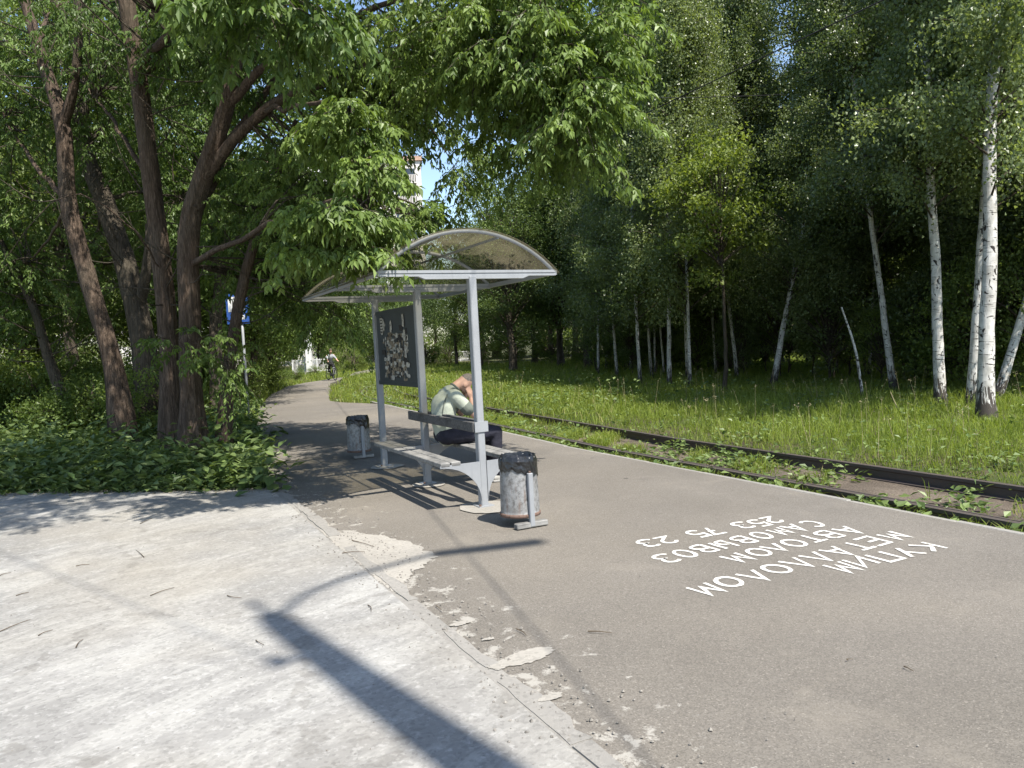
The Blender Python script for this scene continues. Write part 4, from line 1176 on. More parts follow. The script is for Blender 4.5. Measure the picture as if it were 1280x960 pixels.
maple('maple with a straight furrowed trunk beside the tallest of the clump',
    [([(216, 560, 12.9), (213, 450, 12.9), (203, 340, 12.9), (190, 230, 12.9), (172, 90, 12.8), (158, 0, 12.7), (145, -80, 12.6)], [.22, .18, .175, .165, .155, .15, .14])],
    [(330, 10, 95, 22, 6.2, .5, 60), (300, 60, 120, 70, 13, 1.5, 220), (180, 30, 120, 70, 14, 1.5, 170), (110, 130, 100, 80, 15.5, 1.2, 120)],
    [([(172, 90, 12.8), (220, 30, 11), (290, -40, 8), (330, -10, 6.4)], .07), ([(190, 230, 12.9), (140, 150, 13.6), (110, 110, 14.6)], .05), ([(203, 340, 12.9), (160, 280, 12.0), (80, 245, 11.6), (0, 330, 11.4)], .018), ([(172, 90, 12.8), (240, 70, 13), (300, 50, 13)], .05)],
    M_BARK, seed=12, overhead=[((-2.2, 10.6, 8.8), (1.6, 1.3, .9), 120), ((-3.8, 11.2, 8.6), (1.6, 1.3, .9), 120), ((-2.8, 7.0, 6.9), (1.7, 1.2, .6), 150), ((-4.8, 7.3, 6.6), (1.6, 1.2, .6), 120), ((-3.0, 8.6, 8.6), (1.7, 1.6, 1.0), 190), ((-1.4, 9.6, 8.8), (1.3, 1.2, .9), 120), ((-4.6, 8.2, 7.8), (1.5, 1.3, 1.0), 150), ((-6.5, 9.5, 8.2), (1.6, 1.5, 1.0), 130), ((-3.2, 5.2, 7.0), (1.8, 1.3, .7), 150), ((-5.4, 5.6, 6.6), (1.5, 1.4, .8), 110), ((-1.9, 6.6, 7.4), (1.2, 1.0, .6), 60), ((-7.2, 6.6, 6.8), (1.4, 1.4, .8), 90)])  # overhead: unseen leaf masses above the frame, added to shade trunks, bed and concrete
maple('forked maple leaning left, at the outer edge of the clump',
    [([(156, 545, 14.2), (140, 450, 14.2), (112, 355, 14.2), (86, 255, 14.2), (78, 155, 14.2), (48, 60, 14.2), (20, -40, 14.2)], [.23, .185, .175, .16, .15, .11, .09]),
     ([(78, 160, 14.2), (92, 110, 14), (99, 40, 13.8), (102, -40, 13.7)], [.11, .09, .08, .07])],
    [(60, 50, 110, 90, 16, 2, 210), (20, 200, 70, 80, 16.5, 2, 130), (30, 330, 60, 60, 17, 2, 90)],
    [([(86, 255, 14.2), (40, 200, 15), (0, 140, 16)], .06), ([(86, 255, 14.2), (60, 300, 15.5), (30, 330, 16.5)], .04), ([(48, 60, 14.2), (60, 20, 15.2), (90, 0, 16)], .05)],
    M_BARK, seed=13)
maple('dark shaded maple trunk standing behind the clump, with a broken limb',
    [([(190, 545, 16), (183, 450, 16), (160, 340, 16), (130, 250, 16), (105, 180, 16), (100, 60, 16), (98, -40, 16)], [.36, .30, .26, .23, .2, .15, .12]),
     ([(172, 390, 16), (183, 340, 15.8), (186, 300, 15.7), (184, 280, 15.7)], [.15, .12, .09, .05])],
    [(200, 130, 120, 90, 18, 2, 200), (220, 260, 90, 70, 18.5, 2, 120), (130, 330, 70, 60, 19, 1.5, 80)],
    [([(105, 180, 16), (160, 130, 17), (220, 120, 18)], .07), ([(130, 250, 16), (180, 240, 17.4), (230, 250, 18.4)], .05), ([(130, 250, 16), (120, 300, 18), (130, 330, 19)], .04)],
    M_BARK2, seed=14)
maple('slender maple stem leaning towards the path, in front of the blue sign',
    [([(279, 565, 12.6), (284, 480, 12.6), (292, 420, 12.6), (303, 360, 12.6), (316, 310, 12.6), (340, 240, 12.6), (370, 150, 12.6)], [.14, .115, .105, .10, .09, .07, .04])],
    [(340, 265, 70, 75, 13.4, 1.1, 190), (330, 350, 30, 40, 14.2, .6, 40), (285, 445, 24, 30, 11.7, .3, 14), (225, 428, 26, 10, 11.2, .25, 8), (370, 330, 40, 40, 15, .8, 60)],
    [([(292, 420, 12.6), (270, 425, 12), (235, 425, 11.3)], .02), ([(292, 420, 12.6), (286, 440, 12), (284, 455, 11.7)], .02), ([(316, 310, 12.6), (345, 290, 13.2), (372, 320, 14.6)], .03)],
    M_BARK, seed=15)
maple('short bent maple stem leaning left among the undergrowth',
    [([(92, 520, 17), (72, 480, 17), (58, 440, 17), (40, 380, 17), (-5, 290, 17)], [.17, .14, .12, .10, .06])],
    [(-20, 330, 60, 60, 17.5, 1.2, 110), (60, 390, 60, 30, 18, 1.2, 70)], [([(40, 380, 17), (20, 340, 17.2), (-10, 310, 17.4)], .04)], M_BARK2, seed=16)

# --- birches
def birch_proto(seed, H=13.0, z0=2.6, R=2.0, nb=120):
    rg = np.random.default_rng(seed)
    tubes = []; bases = []; tips = []
    for i in range(nb):
        z = z0 + (H - z0 - .4) * (rg.uniform() ** .9); k = (z - z0) / (H - z0)
        ln = R * (1.05 - .75 * k) * rg.uniform(.45, 1.1); a = rg.uniform(0, 2 * math.pi)
        d = np.array([math.cos(a), math.sin(a), .75])
        p0 = np.array([0, 0, z - .3]); p1 = p0 + d * ln * .5; p2 = p0 + np.array([math.cos(a) * ln, math.sin(a) * ln, ln * .42])
        p = spline([p0, p1, p2], 7); tubes.append(tube_arrays(p, np.linspace(.02, .004, 7), 4))
        ns = int(6 + 9 * ln)
        for s in range(ns):
            q = p[rg.integers(2, 7)] + rg.normal(0, .12, 3); m = int(rg.integers(16, 30))
            drop = rg.uniform(.25, .9); tt = rg.uniform(0, 1, m)
            b = q + np.stack([rg.normal(0, .11, m), rg.normal(0, .11, m), -tt * drop + .12], 1); bases.append(b)
    base = np.vstack(bases); N = len(base)
    tip = rg.normal(0, .6, (N, 3)) + np.array([0, 0, -.8]); nr = rg.normal(0, .8, (N, 3)) + np.array([.2, -.3, .6])
    ln = rg.uniform(.05, .082, N); v, f = leaves_arrays(base, tip, nr, ln, ln * .8, .12, .38)
    cl = .5 + .5 * np.sin(base[:, 0] * 2.1 + seed) * np.sin(base[:, 1] * 2.3) * np.sin(base[:, 2] * 1.7)
    crown = fast_mesh('crown', v, f, np.repeat(np.clip(cl * .45 + rg.uniform(0, .55, N), 0, 1), 2)); crown.materials.append(M_BIRCH)
    bv, bf = join_tubes(tubes); br = fast_mesh('branches', bv, bf, smooth=True); br.materials.append(M_BARK2)
    return crown, br, H
BIRCH = [birch_proto(s, H, z0, R, nb) for s, H, z0, R, nb in ((21, 13, 2.1, 2.0, 130), (22, 14, 2.7, 1.9, 125), (23, 12, 1.8, 2.1, 125), (24, 13.5, 3.9, 1.9, 115))]
def birch_trunk(seed, H, r):
    rg = np.random.default_rng(seed); k = 46
    z = np.linspace(0, H, k); w = np.cumsum(rg.normal(0, .012, (k, 2)), 0); w -= w[0]
    pts = np.column_stack([w, z]); rr = r * (1 - .88 * z / H) + r * .45 * np.exp(-z / .25)
    v, f = tube_arrays(pts, rr, 14, .025, rg); me = fast_mesh('trunk', v, f, smooth=True); me.materials.append(M_BIRCHBARK); return me
BTR = [birch_trunk(31 + i, b[2], .13) for i, b in enumerate(BIRCH)]
def birch(label, base, lean_dir, wid, var, group=None, rz=0.0, sc=1.0, name='birch_tree'):
    t = thing(name, label, 'tree', tuple(base), 0, group)
    q = Vector(lean_dir).normalized().to_track_quat('Z', 'Y') if lean_dir is not None else Quaternion()
    t.rotation_mode = 'XYZ'; t.rotation_euler = (q @ Quaternion((0, 0, 1), rz)).to_euler()
    t.scale = (sc,) * 3
    tr = obj('trunk', BTR[var], None, t); tr.scale = (wid / .26 / sc, wid / .26 / sc, 1)
    obj('branches', BIRCH[var][1], None, t); obj('crown', BIRCH[var][0], None, t)
    return t
named = [
 ('thickest birch at the meadow edge, bright bark with black notches and a rough dark foot', (1233, 524), (1241, 150), 12.3, .25),
 ('birch pressed close behind the thickest one, leaning slightly towards the track', (1216, 500), (1235, 240), 14.2, .2),
 ('upright birch with a black foot, the next one along the edge from the thickest pair', (1176, 500), (1162, 200), 14.6, .21),
 ('tall birch curving away from the track, standing alone in the gap of the thicket', (1118, 474), (1084, 220), 18.5, .17),
 ('strongly leaning birch beside the thickest trunk, tilted away from the track', (1245, 492), (1284, 370), 15.2, .18),
 ('slim grey birch leaning out of the dark middle of the thicket', (966, 482), (1000, 300), 22.0, .17)]
for i, (lab, a, b, y, w) in enumerate(named):
    p0 = P(a[0], a[1], y); z = -.1; p1 = P(b[0], b[1], y)
    p0[2] = z
    birch(lab, p0, p1 - p0, w, 3 if i < 5 else 0, rz=i * 1.3)
for i, (px, y, w) in enumerate(((800, 25, .12), (836, 23.6, .14), (772, 29, .12), (862, 22.6, .11), (748, 33, .12), (815, 28, .11))):
    p = P(px, 470, y)
    birch(('slender birch', 'stout birch', 'thin birch', 'slim pale birch', 'tall birch', 'narrow birch')[i] + ' at the corner of the thicket, between the young maple and the shelter', (p[0], p[1], -.1), (.04 * math.sin(i * 2.1), 0, 1), w, i % 3, 'birches at the thicket corner', i * 1.7, 1.1)
edge_px = [500, 620, 740, 860, 960, 1080, 1180, 1300, 1700]; edge_y = [62, 56, 34, 26, 24, 19.5, 16.5, 15, 12]
rb = np.random.default_rng(55)
placed = [P(a[0], a[1], y)[:2] for _, a, b, y, w in named]
cnt = 0; tries = 0
YB = P(915, 470, 20.0)[:2]; sd_ = np.array([SUN_H.x, SUN_H.y])
while cnt < 46 and tries < 6000:
    tries += 1
    px = rb.uniform(745, 1560); e = float(np.interp(px, edge_px, edge_y)); y = e + rb.uniform(0, 1) ** 1.1 * 11
    p = P(px, 470, y)
    if min(np.hypot(*(p[:2] - q)) for q in placed) < 1.5: continue
    rl_ = p[:2] - YB; al = rl_ @ sd_; ac = abs(rl_[0] * sd_[1] - rl_[1] * sd_[0])
    if -1.2 < al < 7.5 and ac < 3.0: continue
    placed.append(p[:2]); cnt += 1
    lean = np.array([rb.normal(0, .05), rb.normal(0, .04), 1])
    dep = y - e
    if dep < 7:
        lm_ = [('the thickest birch', placed[0]), ('the dead sapling', P(1079, 500, 16.5)[:2]), ('the young yellow-green maple', YB), ('the lone curving birch', placed[3]), ('the far poplar', P(640, 440, 40)[:2])]
        nm_ = min(lm_, key=lambda q: np.hypot(*(q[1] - p[:2])))
        grp = 'birches along the front of the thicket'; ln_ = 'leaning' if np.hypot(lean[0], lean[1]) > .07 else 'upright'
        lab = ln_ + ' white birch along the thicket front, ' + ('beside ' if p[1] < nm_[1][1] + 1 else 'behind ') + nm_[0]
    else: lab, grp = 'birch standing deep in the thicket behind the front trunks', 'birches deep in the thicket'
    birch(lab, (p[0], p[1], -.1), lean, rb.uniform(.08, .15), int(rb.integers(0, 3)), grp, rb.uniform(0, 6.28), rb.uniform(.95, 1.25) if dep < 4 else rb.uniform(1.15, 1.5))

# --- broadleaf trees, poplars and shrubs for the thickets behind
def broad_proto(seed, H, z0, R, ncl, per, leaf, shape=1.0):
    rg = np.random.default_rng(seed)
    c = np.array([0, 0, (H + z0) / 2]); r = np.array([R, R, (H - z0) / 2])
    d = rand_dirs(rg, ncl); q = rg.uniform(.25, 1, ncl) ** .5
    cc = c + d * q[:, None] * r * rg.uniform(.8, 1.12, (ncl, 1)); tubes = []
    for p in cc:
        a = np.array([0, 0, max(.3, min(p[2] - .3, z0 + (p[2] - z0) * .45))]); m = (a + p) / 2 + np.array([0, 0, .15])
        tubes.append(tube_arrays(spline([a, m, p], 5), [.03, .024, .018, .012, .006], 4))
    cr = rg.uniform(.45, .8, ncl) * R / 2.4
    b = np.repeat(cc, per, 0) + rg.normal(0, 1, (ncl * per, 3)) * np.repeat(cr, per)[:, None] * np.array([.62, .62, .42])
    N = len(b); b[:, 2] = np.maximum(b[:, 2], .03)
    tip = rg.normal(0, .7, (N, 3)) + np.array([0, 0, -.45]); nr = rg.normal(0, .6, (N, 3)) + np.array([0, 0, .9])
    ln = rg.uniform(.7, 1.25, N) * leaf; v, f = leaves_arrays(b, tip, nr, ln, ln * .62, .18)
    tone = np.repeat(rg.uniform(0, .5, ncl), per) + rg.uniform(0, .5, N)
    crown = fast_mesh('crown', v, f, np.repeat(tone, 2)); bv, bf = join_tubes(tubes)
    br = fast_mesh('branches', bv, bf, smooth=True); br.materials.append(M_BARK2)
    k = 24; z = np.linspace(0, H * .85, k); w = np.cumsum(rg.normal(0, .03, (k, 2)), 0); w -= w[0]
    tv, tf = tube_arrays(np.column_stack([w, z]), .17 * (1 - .9 * z / (H * .85)) + .06 * np.exp(-z / .3), 10, .05, rg)
    tr = fast_mesh('trunk', tv, tf, smooth=True); tr.materials.append(M_BARK2)
    return dict(crown=crown, br=br, tr=tr, H=H)
BRO = [broad_proto(41, 11, 2.0, 3.0, 95, 260, .13), broad_proto(42, 10, 1.2, 3.2, 95, 260, .13), broad_proto(43, 12, 2.6, 2.7, 90, 260, .12)]
POP = [broad_proto(44, 12, 1.0, 2.0, 100, 300, .085)]
SHR = [broad_proto(45, 2.3, .1, 1.3, 46, 110, .085), broad_proto(46, 1.8, .05, 1.5, 46, 110, .095)]
YNG = broad_proto(47, 7.6, 3.2, 1.75, 46, 130, .13)
CMESH = {}
def crown_mesh(pr, m):
    key = (pr['crown'].name, m.name)
    if key not in CMESH:
        me = pr['crown'] if not len(pr['crown'].materials) else pr['crown'].copy()
        if len(me.materials): me.materials[0] = m
        else: me.materials.append(m)
        CMESH[key] = me
    return CMESH[key]
def plant_tree(name, label, cat, pr, m, base, rz, sc, group=None, lean=(0, 0)):
    t = thing(name, label, cat, tuple(base), 0, group)
    t.rotation_euler = (lean[0], lean[1], rz); t.scale = (sc,) * 3 if np.isscalar(sc) else sc
    obj('trunk', pr['tr'], None, t); obj('branches', pr['br'], None, t); obj('crown', crown_mesh(pr, m), None, t)
    return t
yb = P(915, 478, 20.0)
plant_tree('young_maple', 'young yellow-green maple catching the sun in front of the birches', 'tree', YNG, M_YOUNG, (yb[0] - .2, yb[1], -.1), .6, .92)
for o in COL.objects:
    if o.parent and o.parent.name == 'young_maple' and o.name.startswith('trunk'): o.scale = (.4, .4, 1)
cb = P(640, 440, 40)
plant_tree('poplar_tree', 'sunlit pale green poplar rising behind the shelter roof', 'tree', POP[0], M_POPLAR, (cb[0], cb[1], -.1), .3, (1.35, 1.35, .98))
rg2 = np.random.default_rng(77)
# row beyond the meadow, right of the path: kept low where the sky shows above the shelter
for px, y, sc, pi in ((700, 44, 1.15, 1), (735, 40, 1.2, 2), (600, 50, .92, 0), (668, 52, 1.2, 1), (765, 48, 1.3, 0), (570, 58, .8, 1), (545, 66, .78, 2), (790, 41, 1.15, 1), (720, 60, 1.35, 2), (640, 64, 1.1, 0), (820, 52, 1.4, 1), (510, 72, .85, 0), (690, 74, 1.4, 1), (760, 72, 1.5, 2), (605, 78, 1.0, 2), (480, 64, .8, 1)):
    p = P(px, 440, y)
    plant_tree('broadleaf_tree', 'dense broadleaf tree closing the view beyond the meadow', 'tree', BRO[pi], M_POPLAR if (px + pi) % 3 else M_BROAD, (p[0], p[1], -.1), rg2.uniform(0, 6.28), sc * 1.05, 'trees beyond the meadow')
for i in range(26):
    px = rg2.uniform(800, 1550); y = rg2.uniform(58, 74); p = P(px, 440, y)
    plant_tree('broadleaf_tree', 'dense broadleaf tree filling the gaps far behind the birches', 'tree', BRO[i % 3], M_BROAD, (p[0], p[1], -.1), rg2.uniform(0, 6.28), rg2.uniform(1.1, 1.6), 'trees far behind the birches')
# left of the path
for px, y, sc, pi, mm in ((398, 66, .8, 0, M_BROAD), (338, 34, .7, 1, M_MAPLE), (366, 66, .9, 0, M_BROAD), (318, 29, .95, 1, M_MAPLE), (335, 48, 1.1, 2, M_BROAD), (425, 66, .9, 1, M_BROAD), (452, 74, .9, 2, M_BROAD), (285, 38, 1.2, 0, M_BROAD), (402, 72, 1.1, 2, M_BROAD)):
    p = P(px, 440, y)
    plant_tree('broadleaf_tree', 'leafy tree lining the left side of the path beyond the stop sign', 'tree', BRO[pi], mm, (p[0], p[1], -.1), rg2.uniform(0, 6.28), sc, 'trees along the far path')
for i in range(26):
    px = rg2.uniform(-330, 275); y = rg2.uniform(20, 42) ; p = P(px, 440, y)
    plant_tree('broadleaf_tree', 'dark broadleaf tree in the thicket behind the maple clump', 'tree', BRO[i % 3], M_MAPLE if i % 2 else M_BROAD, (p[0], p[1], -.1), rg2.uniform(0, 6.28), rg2.uniform(.85, 1.3), 'thicket trees behind the maple clump', (rg2.normal(0, .06), rg2.normal(0, .06)))
# low dense belt that closes the horizon
for i, x in enumerate(np.arange(-95, 100, 5.2)):
    y = 88 + 14 * math.sin(i * 2.3) + abs(x) * .1
    if -30 < x < -8 and i % 2: y += 10
    sc_ = 2.3 + .5 * math.sin(i * 1.7)
    plant_tree('distant_tree', 'distant rounded tree in the belt that closes the park', 'tree', SHR[i % 2], M_BROAD, (x, y, -.1), i * 1.1, (sc_ * 1.5, sc_ * 1.5, sc_ * 1.25), 'distant belt of trees')
# shrubs
for i in range(34):
    px = rg2.uniform(745, 1450); e = float(np.interp(px, edge_px, edge_y)); y = e + rg2.uniform(1.5, 22); p = P(px, 440, y)
    plant_tree('shrub', 'leafy shrub growing between the birch trunks', 'shrub', SHR[i % 2], M_SHRUB if i % 3 else M_BIRCH, (p[0], p[1], -.1), rg2.uniform(0, 6.28), rg2.uniform(.7, 1.5), 'shrubs under the birches')
SAP = [broad_proto(48, 4.2, .5, 1.1, 40, 95, .085), broad_proto(49, 3.4, .25, 1.2, 40, 95, .08)]
for i in range(30):
    px = 745 + i * 19 + rg2.uniform(-8, 8); e = float(np.interp(px, edge_px, edge_y)); y = e + rg2.uniform(.6, 4.5); p = P(px, 440, y)
    t_ = plant_tree('sapling', 'slender leafy sapling filling a gap along the foot of the birch thicket', 'sapling', SAP[i % 2], (M_BIRCH, M_SHRUB, M_BROAD)[i % 3], (p[0], p[1], -.1), rg2.uniform(0, 6.28), rg2.uniform(.7, 1.15), 'saplings along the thicket foot')
    for c_ in t_.children:
        if c_.name.startswith('trunk'): c_.scale = (.22, .22, 1)
for i in range(30):
    px = rg2.uniform(-280, 300); y = rg2.uniform(15.5, 30); p = P(px, 440, y)
    plant_tree('shrub', 'leafy shrub in the undergrowth behind the maple trunks', 'shrub', SHR[i % 2], M_SHRUB, (p[0], p[1], -.1), rg2.uniform(0, 6.28), rg2.uniform(.6, 1.2), 'shrubs behind the maples')
for px, y, sc in ((300, 26, .8), (322, 33, .8), (345, 40, .5), (368, 47, .35), (392, 53, .35), (440, 56, .9), (462, 52, .8), (430, 62, 1.2), (470, 60, 1.4), (500, 58, 1.1), (530, 60, 1.0), (560, 64, 1.0), (600, 58, .9), (640, 54, 1.0), (690, 50, 1.0), (730, 46, .9)):
    p = P(px, 440, y)
    u_, v_ = loc(p)
    if inside(ASPH, np.array([p[0]]), np.array([p[1]]))[0]: continue
    plant_tree('shrub', 'low bright shrub along the verge of the bending path and far meadow', 'shrub', SHR[int(px) % 2], M_SHRUB, (p[0], p[1], -.1), rg2.uniform(0, 6.28), sc, 'verge shrubs')
# a broken dead sapling and fallen sticks in the meadow
def stick(label, a, b, y, r, mt, name='dead_stem'):
    p0 = P(*a, y); p0[2] = -.1; p1 = P(*b, y); pts = spline([p0, (p0 * .5 + p1 * .5) + rng.normal(0, .04, 3), p1], 12) - p0
    v, f = tube_arrays(pts, np.linspace(r, r * .45, 12), 7, .06, rng)
    o = obj(name, fast_mesh(name, v, f, smooth=True), mt, None, tuple(p0)); return tag(o, label, 'dead stem')
stick('pale dead sapling leaning in front of the dark thicket', (1079, 500), (1052, 384), 16.5, .035, M_BIRCHBARK)
stick('thin broken stick standing in the grass before the birches', (1132, 525), (1113, 490), 13.5, .015, M_STRAW)

# ------------------------------------------------------------------ grass and weeds
def keep_view(p, lo=-220, hi=1500):
    px, py, w = proj(p); return (w > .5) & (px > lo) & (px < hi)
def grass_points(rg, n, rfun):
    pass
gv, gf_, ga, go = [], [], [], 0
def add_grass(p, h, wd, lean, tone, rg, seg=True):
    """curved blades"""
    global go
    n = len(p); a = rg.uniform(0, 2 * math.pi, n); d = np.stack([np.cos(a), np.sin(a), np.zeros(n)], 1)
    b = rg.uniform(0, 2 * math.pi, n); s = np.stack([np.cos(b), np.sin(b), np.zeros(n)], 1) * wd[:, None] / 2
    mid = p + d * (lean * h * .35)[:, None]; mid[:, 2] += h * .6
    tip = p + d * (lean * h)[:, None]; tip[:, 2] += h * (1 - .35 * lean)
    v = np.stack([p - s, p + s, mid + s * .8, mid - s * .8, tip], 1).reshape(-1, 3)
    k = np.arange(n)[:, None] * 5
    f = np.stack([k + np.array([0, 1, 2]), k + np.array([0, 2, 3]), k + np.array([3, 2, 4])], 1).reshape(-1, 3)
    gv.append(v); gf_.append(f + go); ga.append(np.repeat(tone, 3)); go += len(v)
rgg = np.random.default_rng(99)
def scatter(n, u0, u1, v0, v1, dens=None):
    u = rgg.uniform(u0, u1, n); v = rgg.uniform(v0, v1, n); p = OA + U * u[:, None] + V * v[:, None]
    p[:, 2] = ground_z(u, v)
    k = keep_view(p) & ~inside(ASPH, p[:, 0], p[:, 1]) & ~inside(CONC, p[:, 0], p[:, 1])
    d = np.hypot(p[:, 0], p[:, 1])
    if dens is not None: k &= rgg.uniform(0, 1, n) < dens(d, u, v)
    return p[k], u[k], v[k], d[k]
def patch(u, v, s=1.0): return .5 + .5 * np.sin(u * 1.3 * s + 1.7 * np.sin(v * .9 * s)) * np.sin(v * 1.1 * s + 2 * np.sin(u * .7 * s))
# meadow
p, u, v, d = scatter(900000, -6, 45, 4.6, 34, lambda d, u, v: np.clip((11 / d) ** 1.6, 0, 1) * (v - bend(np.minimum(u, 24)) > 4.97) * .9)
p = p[:200000]; u = u[:200000]; v = v[:200000]; d = d[:200000]
n = len(p); rel = v - bend(np.minimum(u, 24)); pt = patch(u, v)
h = rgg.uniform(.10, .34, n) * (.55 + .6 * pt) * np.clip((rel - 4.7) / 1.2, .35, 1.15); wdt = rgg.uniform(.005, .010, n) * np.clip(d / 11, 1, 3.2)
add_grass(p, h, wdt, rgg.uniform(.15, .9, n), np.clip(.25 * pt + rgg.uniform(0, .75, n), 0, 1), rgg)
# far verge, path side, grass tongue between path and track
p, u, v, d = scatter(420000, 6, 75, -14, 22, lambda d, u, v: np.clip((13 / d) ** 1.5, 0, 1) * ((v > 2.6 + bend(np.minimum(u, 24)) * .9) | ((v < 9) & (u > 9))))
p = p[:80000]; d = d[:80000]; n = len(p)
add_grass(p, rgg.uniform(.1, .32, n) * np.where(d > 26, 1.5, 1), rgg.uniform(.007, .013, n) * np.clip(d / 12, 1, 4), rgg.uniform(.15, .9, n), rgg.uniform(.15, 1, n), rgg)
# tufts between the rails and along the kerb
p, u, v, d = scatter(260000, -6, 24, 2.79, 4.95, lambda d, u, v: (np.clip((patch(u, v, 2.6) - .52) * 3.0, 0, 1) * np.clip(.15 + u / 9, .12, 1)) + .95 * (np.abs(v - bend(u) - 3.08) < .30) * (patch(u, v, 3.1) > .2) * patch(u * 2, v * 3, 2))
p = p[:60000]; n = len(p); p[:, 2] = -.28
add_grass(p, rgg.uniform(.06, .24, n), rgg.uniform(.006, .012, n), rgg.uniform(.2, .95, n), rgg.uniform(.2, 1, n), rgg)
obj('grass', fast_mesh('grass', np.vstack(gv), np.vstack(gf_), np.concatenate(ga)), M_GRASS, kind='stuff')['label'] = 'tall uncut green grass of the meadow, verges and track'
# broad-leaved weeds in meadow and along the kerb
def weeds(p, rg, lo, hi, spread, per, up=.5):
    n = len(p); b = np.repeat(p, per, 0) + rg.normal(0, 1, (n * per, 3)) * np.array([spread, spread, 0]); N = len(b)
    b[:, 2] += rg.uniform(0, 1, N) ** 1.3 * np.repeat(rg.uniform(.05, up, n), per)
    a = rg.uniform(0, 6.28, N); tip = np.stack([np.cos(a), np.sin(a), rg.uniform(-.1, .8, N)], 1); nr = rg.normal(0, .4, (N, 3)) + np.array([0, 0, 1])
    ln = rg.uniform(lo, hi, N); v, f = leaves_arrays(b, tip, nr, ln, ln * rg.uniform(.3, .7, N), .15)
    return v, f, np.repeat(rg.uniform(0, 1, N), 2)
wv, wf, wa, wo_ = [], [], [], 0
def addw(t3):
    global wo_
    v, f, a = t3; wv.append(v); wf.append(f + wo_); wa.append(a); wo_ += len(v)
p, u, v, d = scatter(9000, -6, 40, 4.7, 30, lambda d, u, v: np.clip((12 / d) ** 1.2, 0, 1) * (v - bend(np.minimum(u, 24)) > 4.7)); addw(weeds(p[:2600], rgg, .05, .11, .08, 9, .3))
p, u, v, d = scatter(9000, -6, 20, 2.79, 4.8, lambda d, u, v: (np.abs(v - bend(u) - 3.0) < .24) * .8 * (patch(u, v, 3.1) > .2) + .2 * (patch(u, v, 2) > .5)); p[:, 2] = -.27; addw(weeds(p[:2400], rgg, .05, .12, .06, 10, .22))
p, u, v, d = scatter(9000, 8, 60, -8, 12, lambda d, u, v: np.clip((18 / d) ** 1.2, 0, 1)); addw(weeds(p[:1800], rgg, .07, .14, .12, 9, .7))
obj('meadow_weeds', fast_mesh('meadow_weeds', np.vstack(wv), np.vstack(wf), np.concatenate(wa)), M_WEED, kind='stuff')['label'] = 'low broad-leaved weeds scattered through the grass'
# seed stalks with pale heads
tb = []
p, u, v, d = scatter(2600, -4, 32, 4.9, 20, lambda d, u, v: np.clip((12 / d), 0, 1) * (v - bend(np.minimum(u, 24)) > 4.9))
sv, sf, sa, so = [], [], [], 0
for q in p[:240]:
    hh = rgg.uniform(.35, .75); e = q + np.array([rgg.normal(0, .1), rgg.normal(0, .1), hh])
    tb.append(tube_arrays(spline([q, (q + e) / 2 + [0, 0, .03], e], 4), [.003, .0025, .002, .0015], 3))
    nb_ = 9; b = e + rgg.normal(0, .022, (nb_, 3)); tp = rgg.normal(0, 1, (nb_, 3)); ln = rgg.uniform(.012, .028, nb_)
    a_, b_f = leaves_arrays(b, tp, rgg.normal(0, 1, (nb_, 3)), ln, ln * .6)
    sv.append(a_); sf.append(b_f + so); so += len(a_)
jv, jf = join_tubes(tb); jf3 = np.vstack([jf[:, [0, 1, 2]], jf[:, [0, 2, 3]]])
sv2 = np.vstack(sv); allv = np.vstack([jv, sv2]); allf = np.vstack([jf3, np.vstack(sf) + len(jv)])
obj('seed_stalks', fast_mesh('seed_stalks', allv, allf), M_STRAW, kind='stuff')['label'] = 'pale seed stalks standing above the meadow grass'
# undergrowth under the maples
def bed_points(n, ymax):
    px = rgg.uniform(-260, 345, n); y = rgg.uniform(8.8, ymax, n); x = (px - 640) / F_PX * y
    p = np.stack([x, y, np.full(n, -.05)], 1); k = ~inside(ASPH, p[:, 0], p[:, 1]) & ~inside(CONC, p[:, 0], p[:, 1]); return p[k]
p = bed_points(2700, 22); d_edge = np.clip((p[:, 1] - 9.2) / 3, .25, 1)
v1, f1, a1 = weeds(p, rgg, .09, .20, .16, 9, .70)
p = bed_points(1500, 12.5); v2, f2, a2_ = weeds(p, rgg, .05, .12, .10, 10, .25)
obj('undergrowth', fast_mesh('undergrowth', np.vstack([v1, v2]), np.vstack([f1, f2 + len(v1)]), np.concatenate([a1, a2_])), M_WEED, kind='stuff')['label'] = 'dense leafy undergrowth beneath the maple clump'
# single large-leaved plants at the front of the bed
def big_leaf(w=.72):
    m = MB(); n = 7; pts = []
    prof = [0.02, .62, .95, 1.0, .86, .55, .0]
    for i in range(n):
        t = i / (n - 1); hw = prof[i] * w / 2; dz = -.28 * t * t
        pts += [(t, -hw, dz + .10 * hw / .36), (t, 0, dz), (t, hw, dz + .10 * hw / .36)]
    f = []
    for i in range(n - 1):
        for j in range(2): a = i * 3 + j; f.append((a, a + 3, a + 4, a + 1))
    me = bpy.data.meshes.new('leaf'); me.from_pydata(pts, [], f); me.polygons.foreach_set('use_smooth', [True] * len(f))
    a = me.attributes.new('rnd', 'FLOAT', 'FACE'); a.data.foreach_set('value', [rgg.uniform(.3, .8)] * len(f)); me.materials.append(M_WEED); return me
LEAFM = [big_leaf(.78), big_leaf(.66), big_leaf(.55), big_leaf(.72)]
rp = random.Random(17)
pls = [(262, 598), (290, 604), (312, 596), (328, 606), (236, 596), (206, 592), (178, 598), (148, 590), (118, 596), (250, 572), (214, 566), (190, 574), (168, 560), (300, 575), (322, 570), (88, 592), (60, 596), (30, 590), (330, 545), (318, 530), (8, 594), (138, 566), (100, 570)]
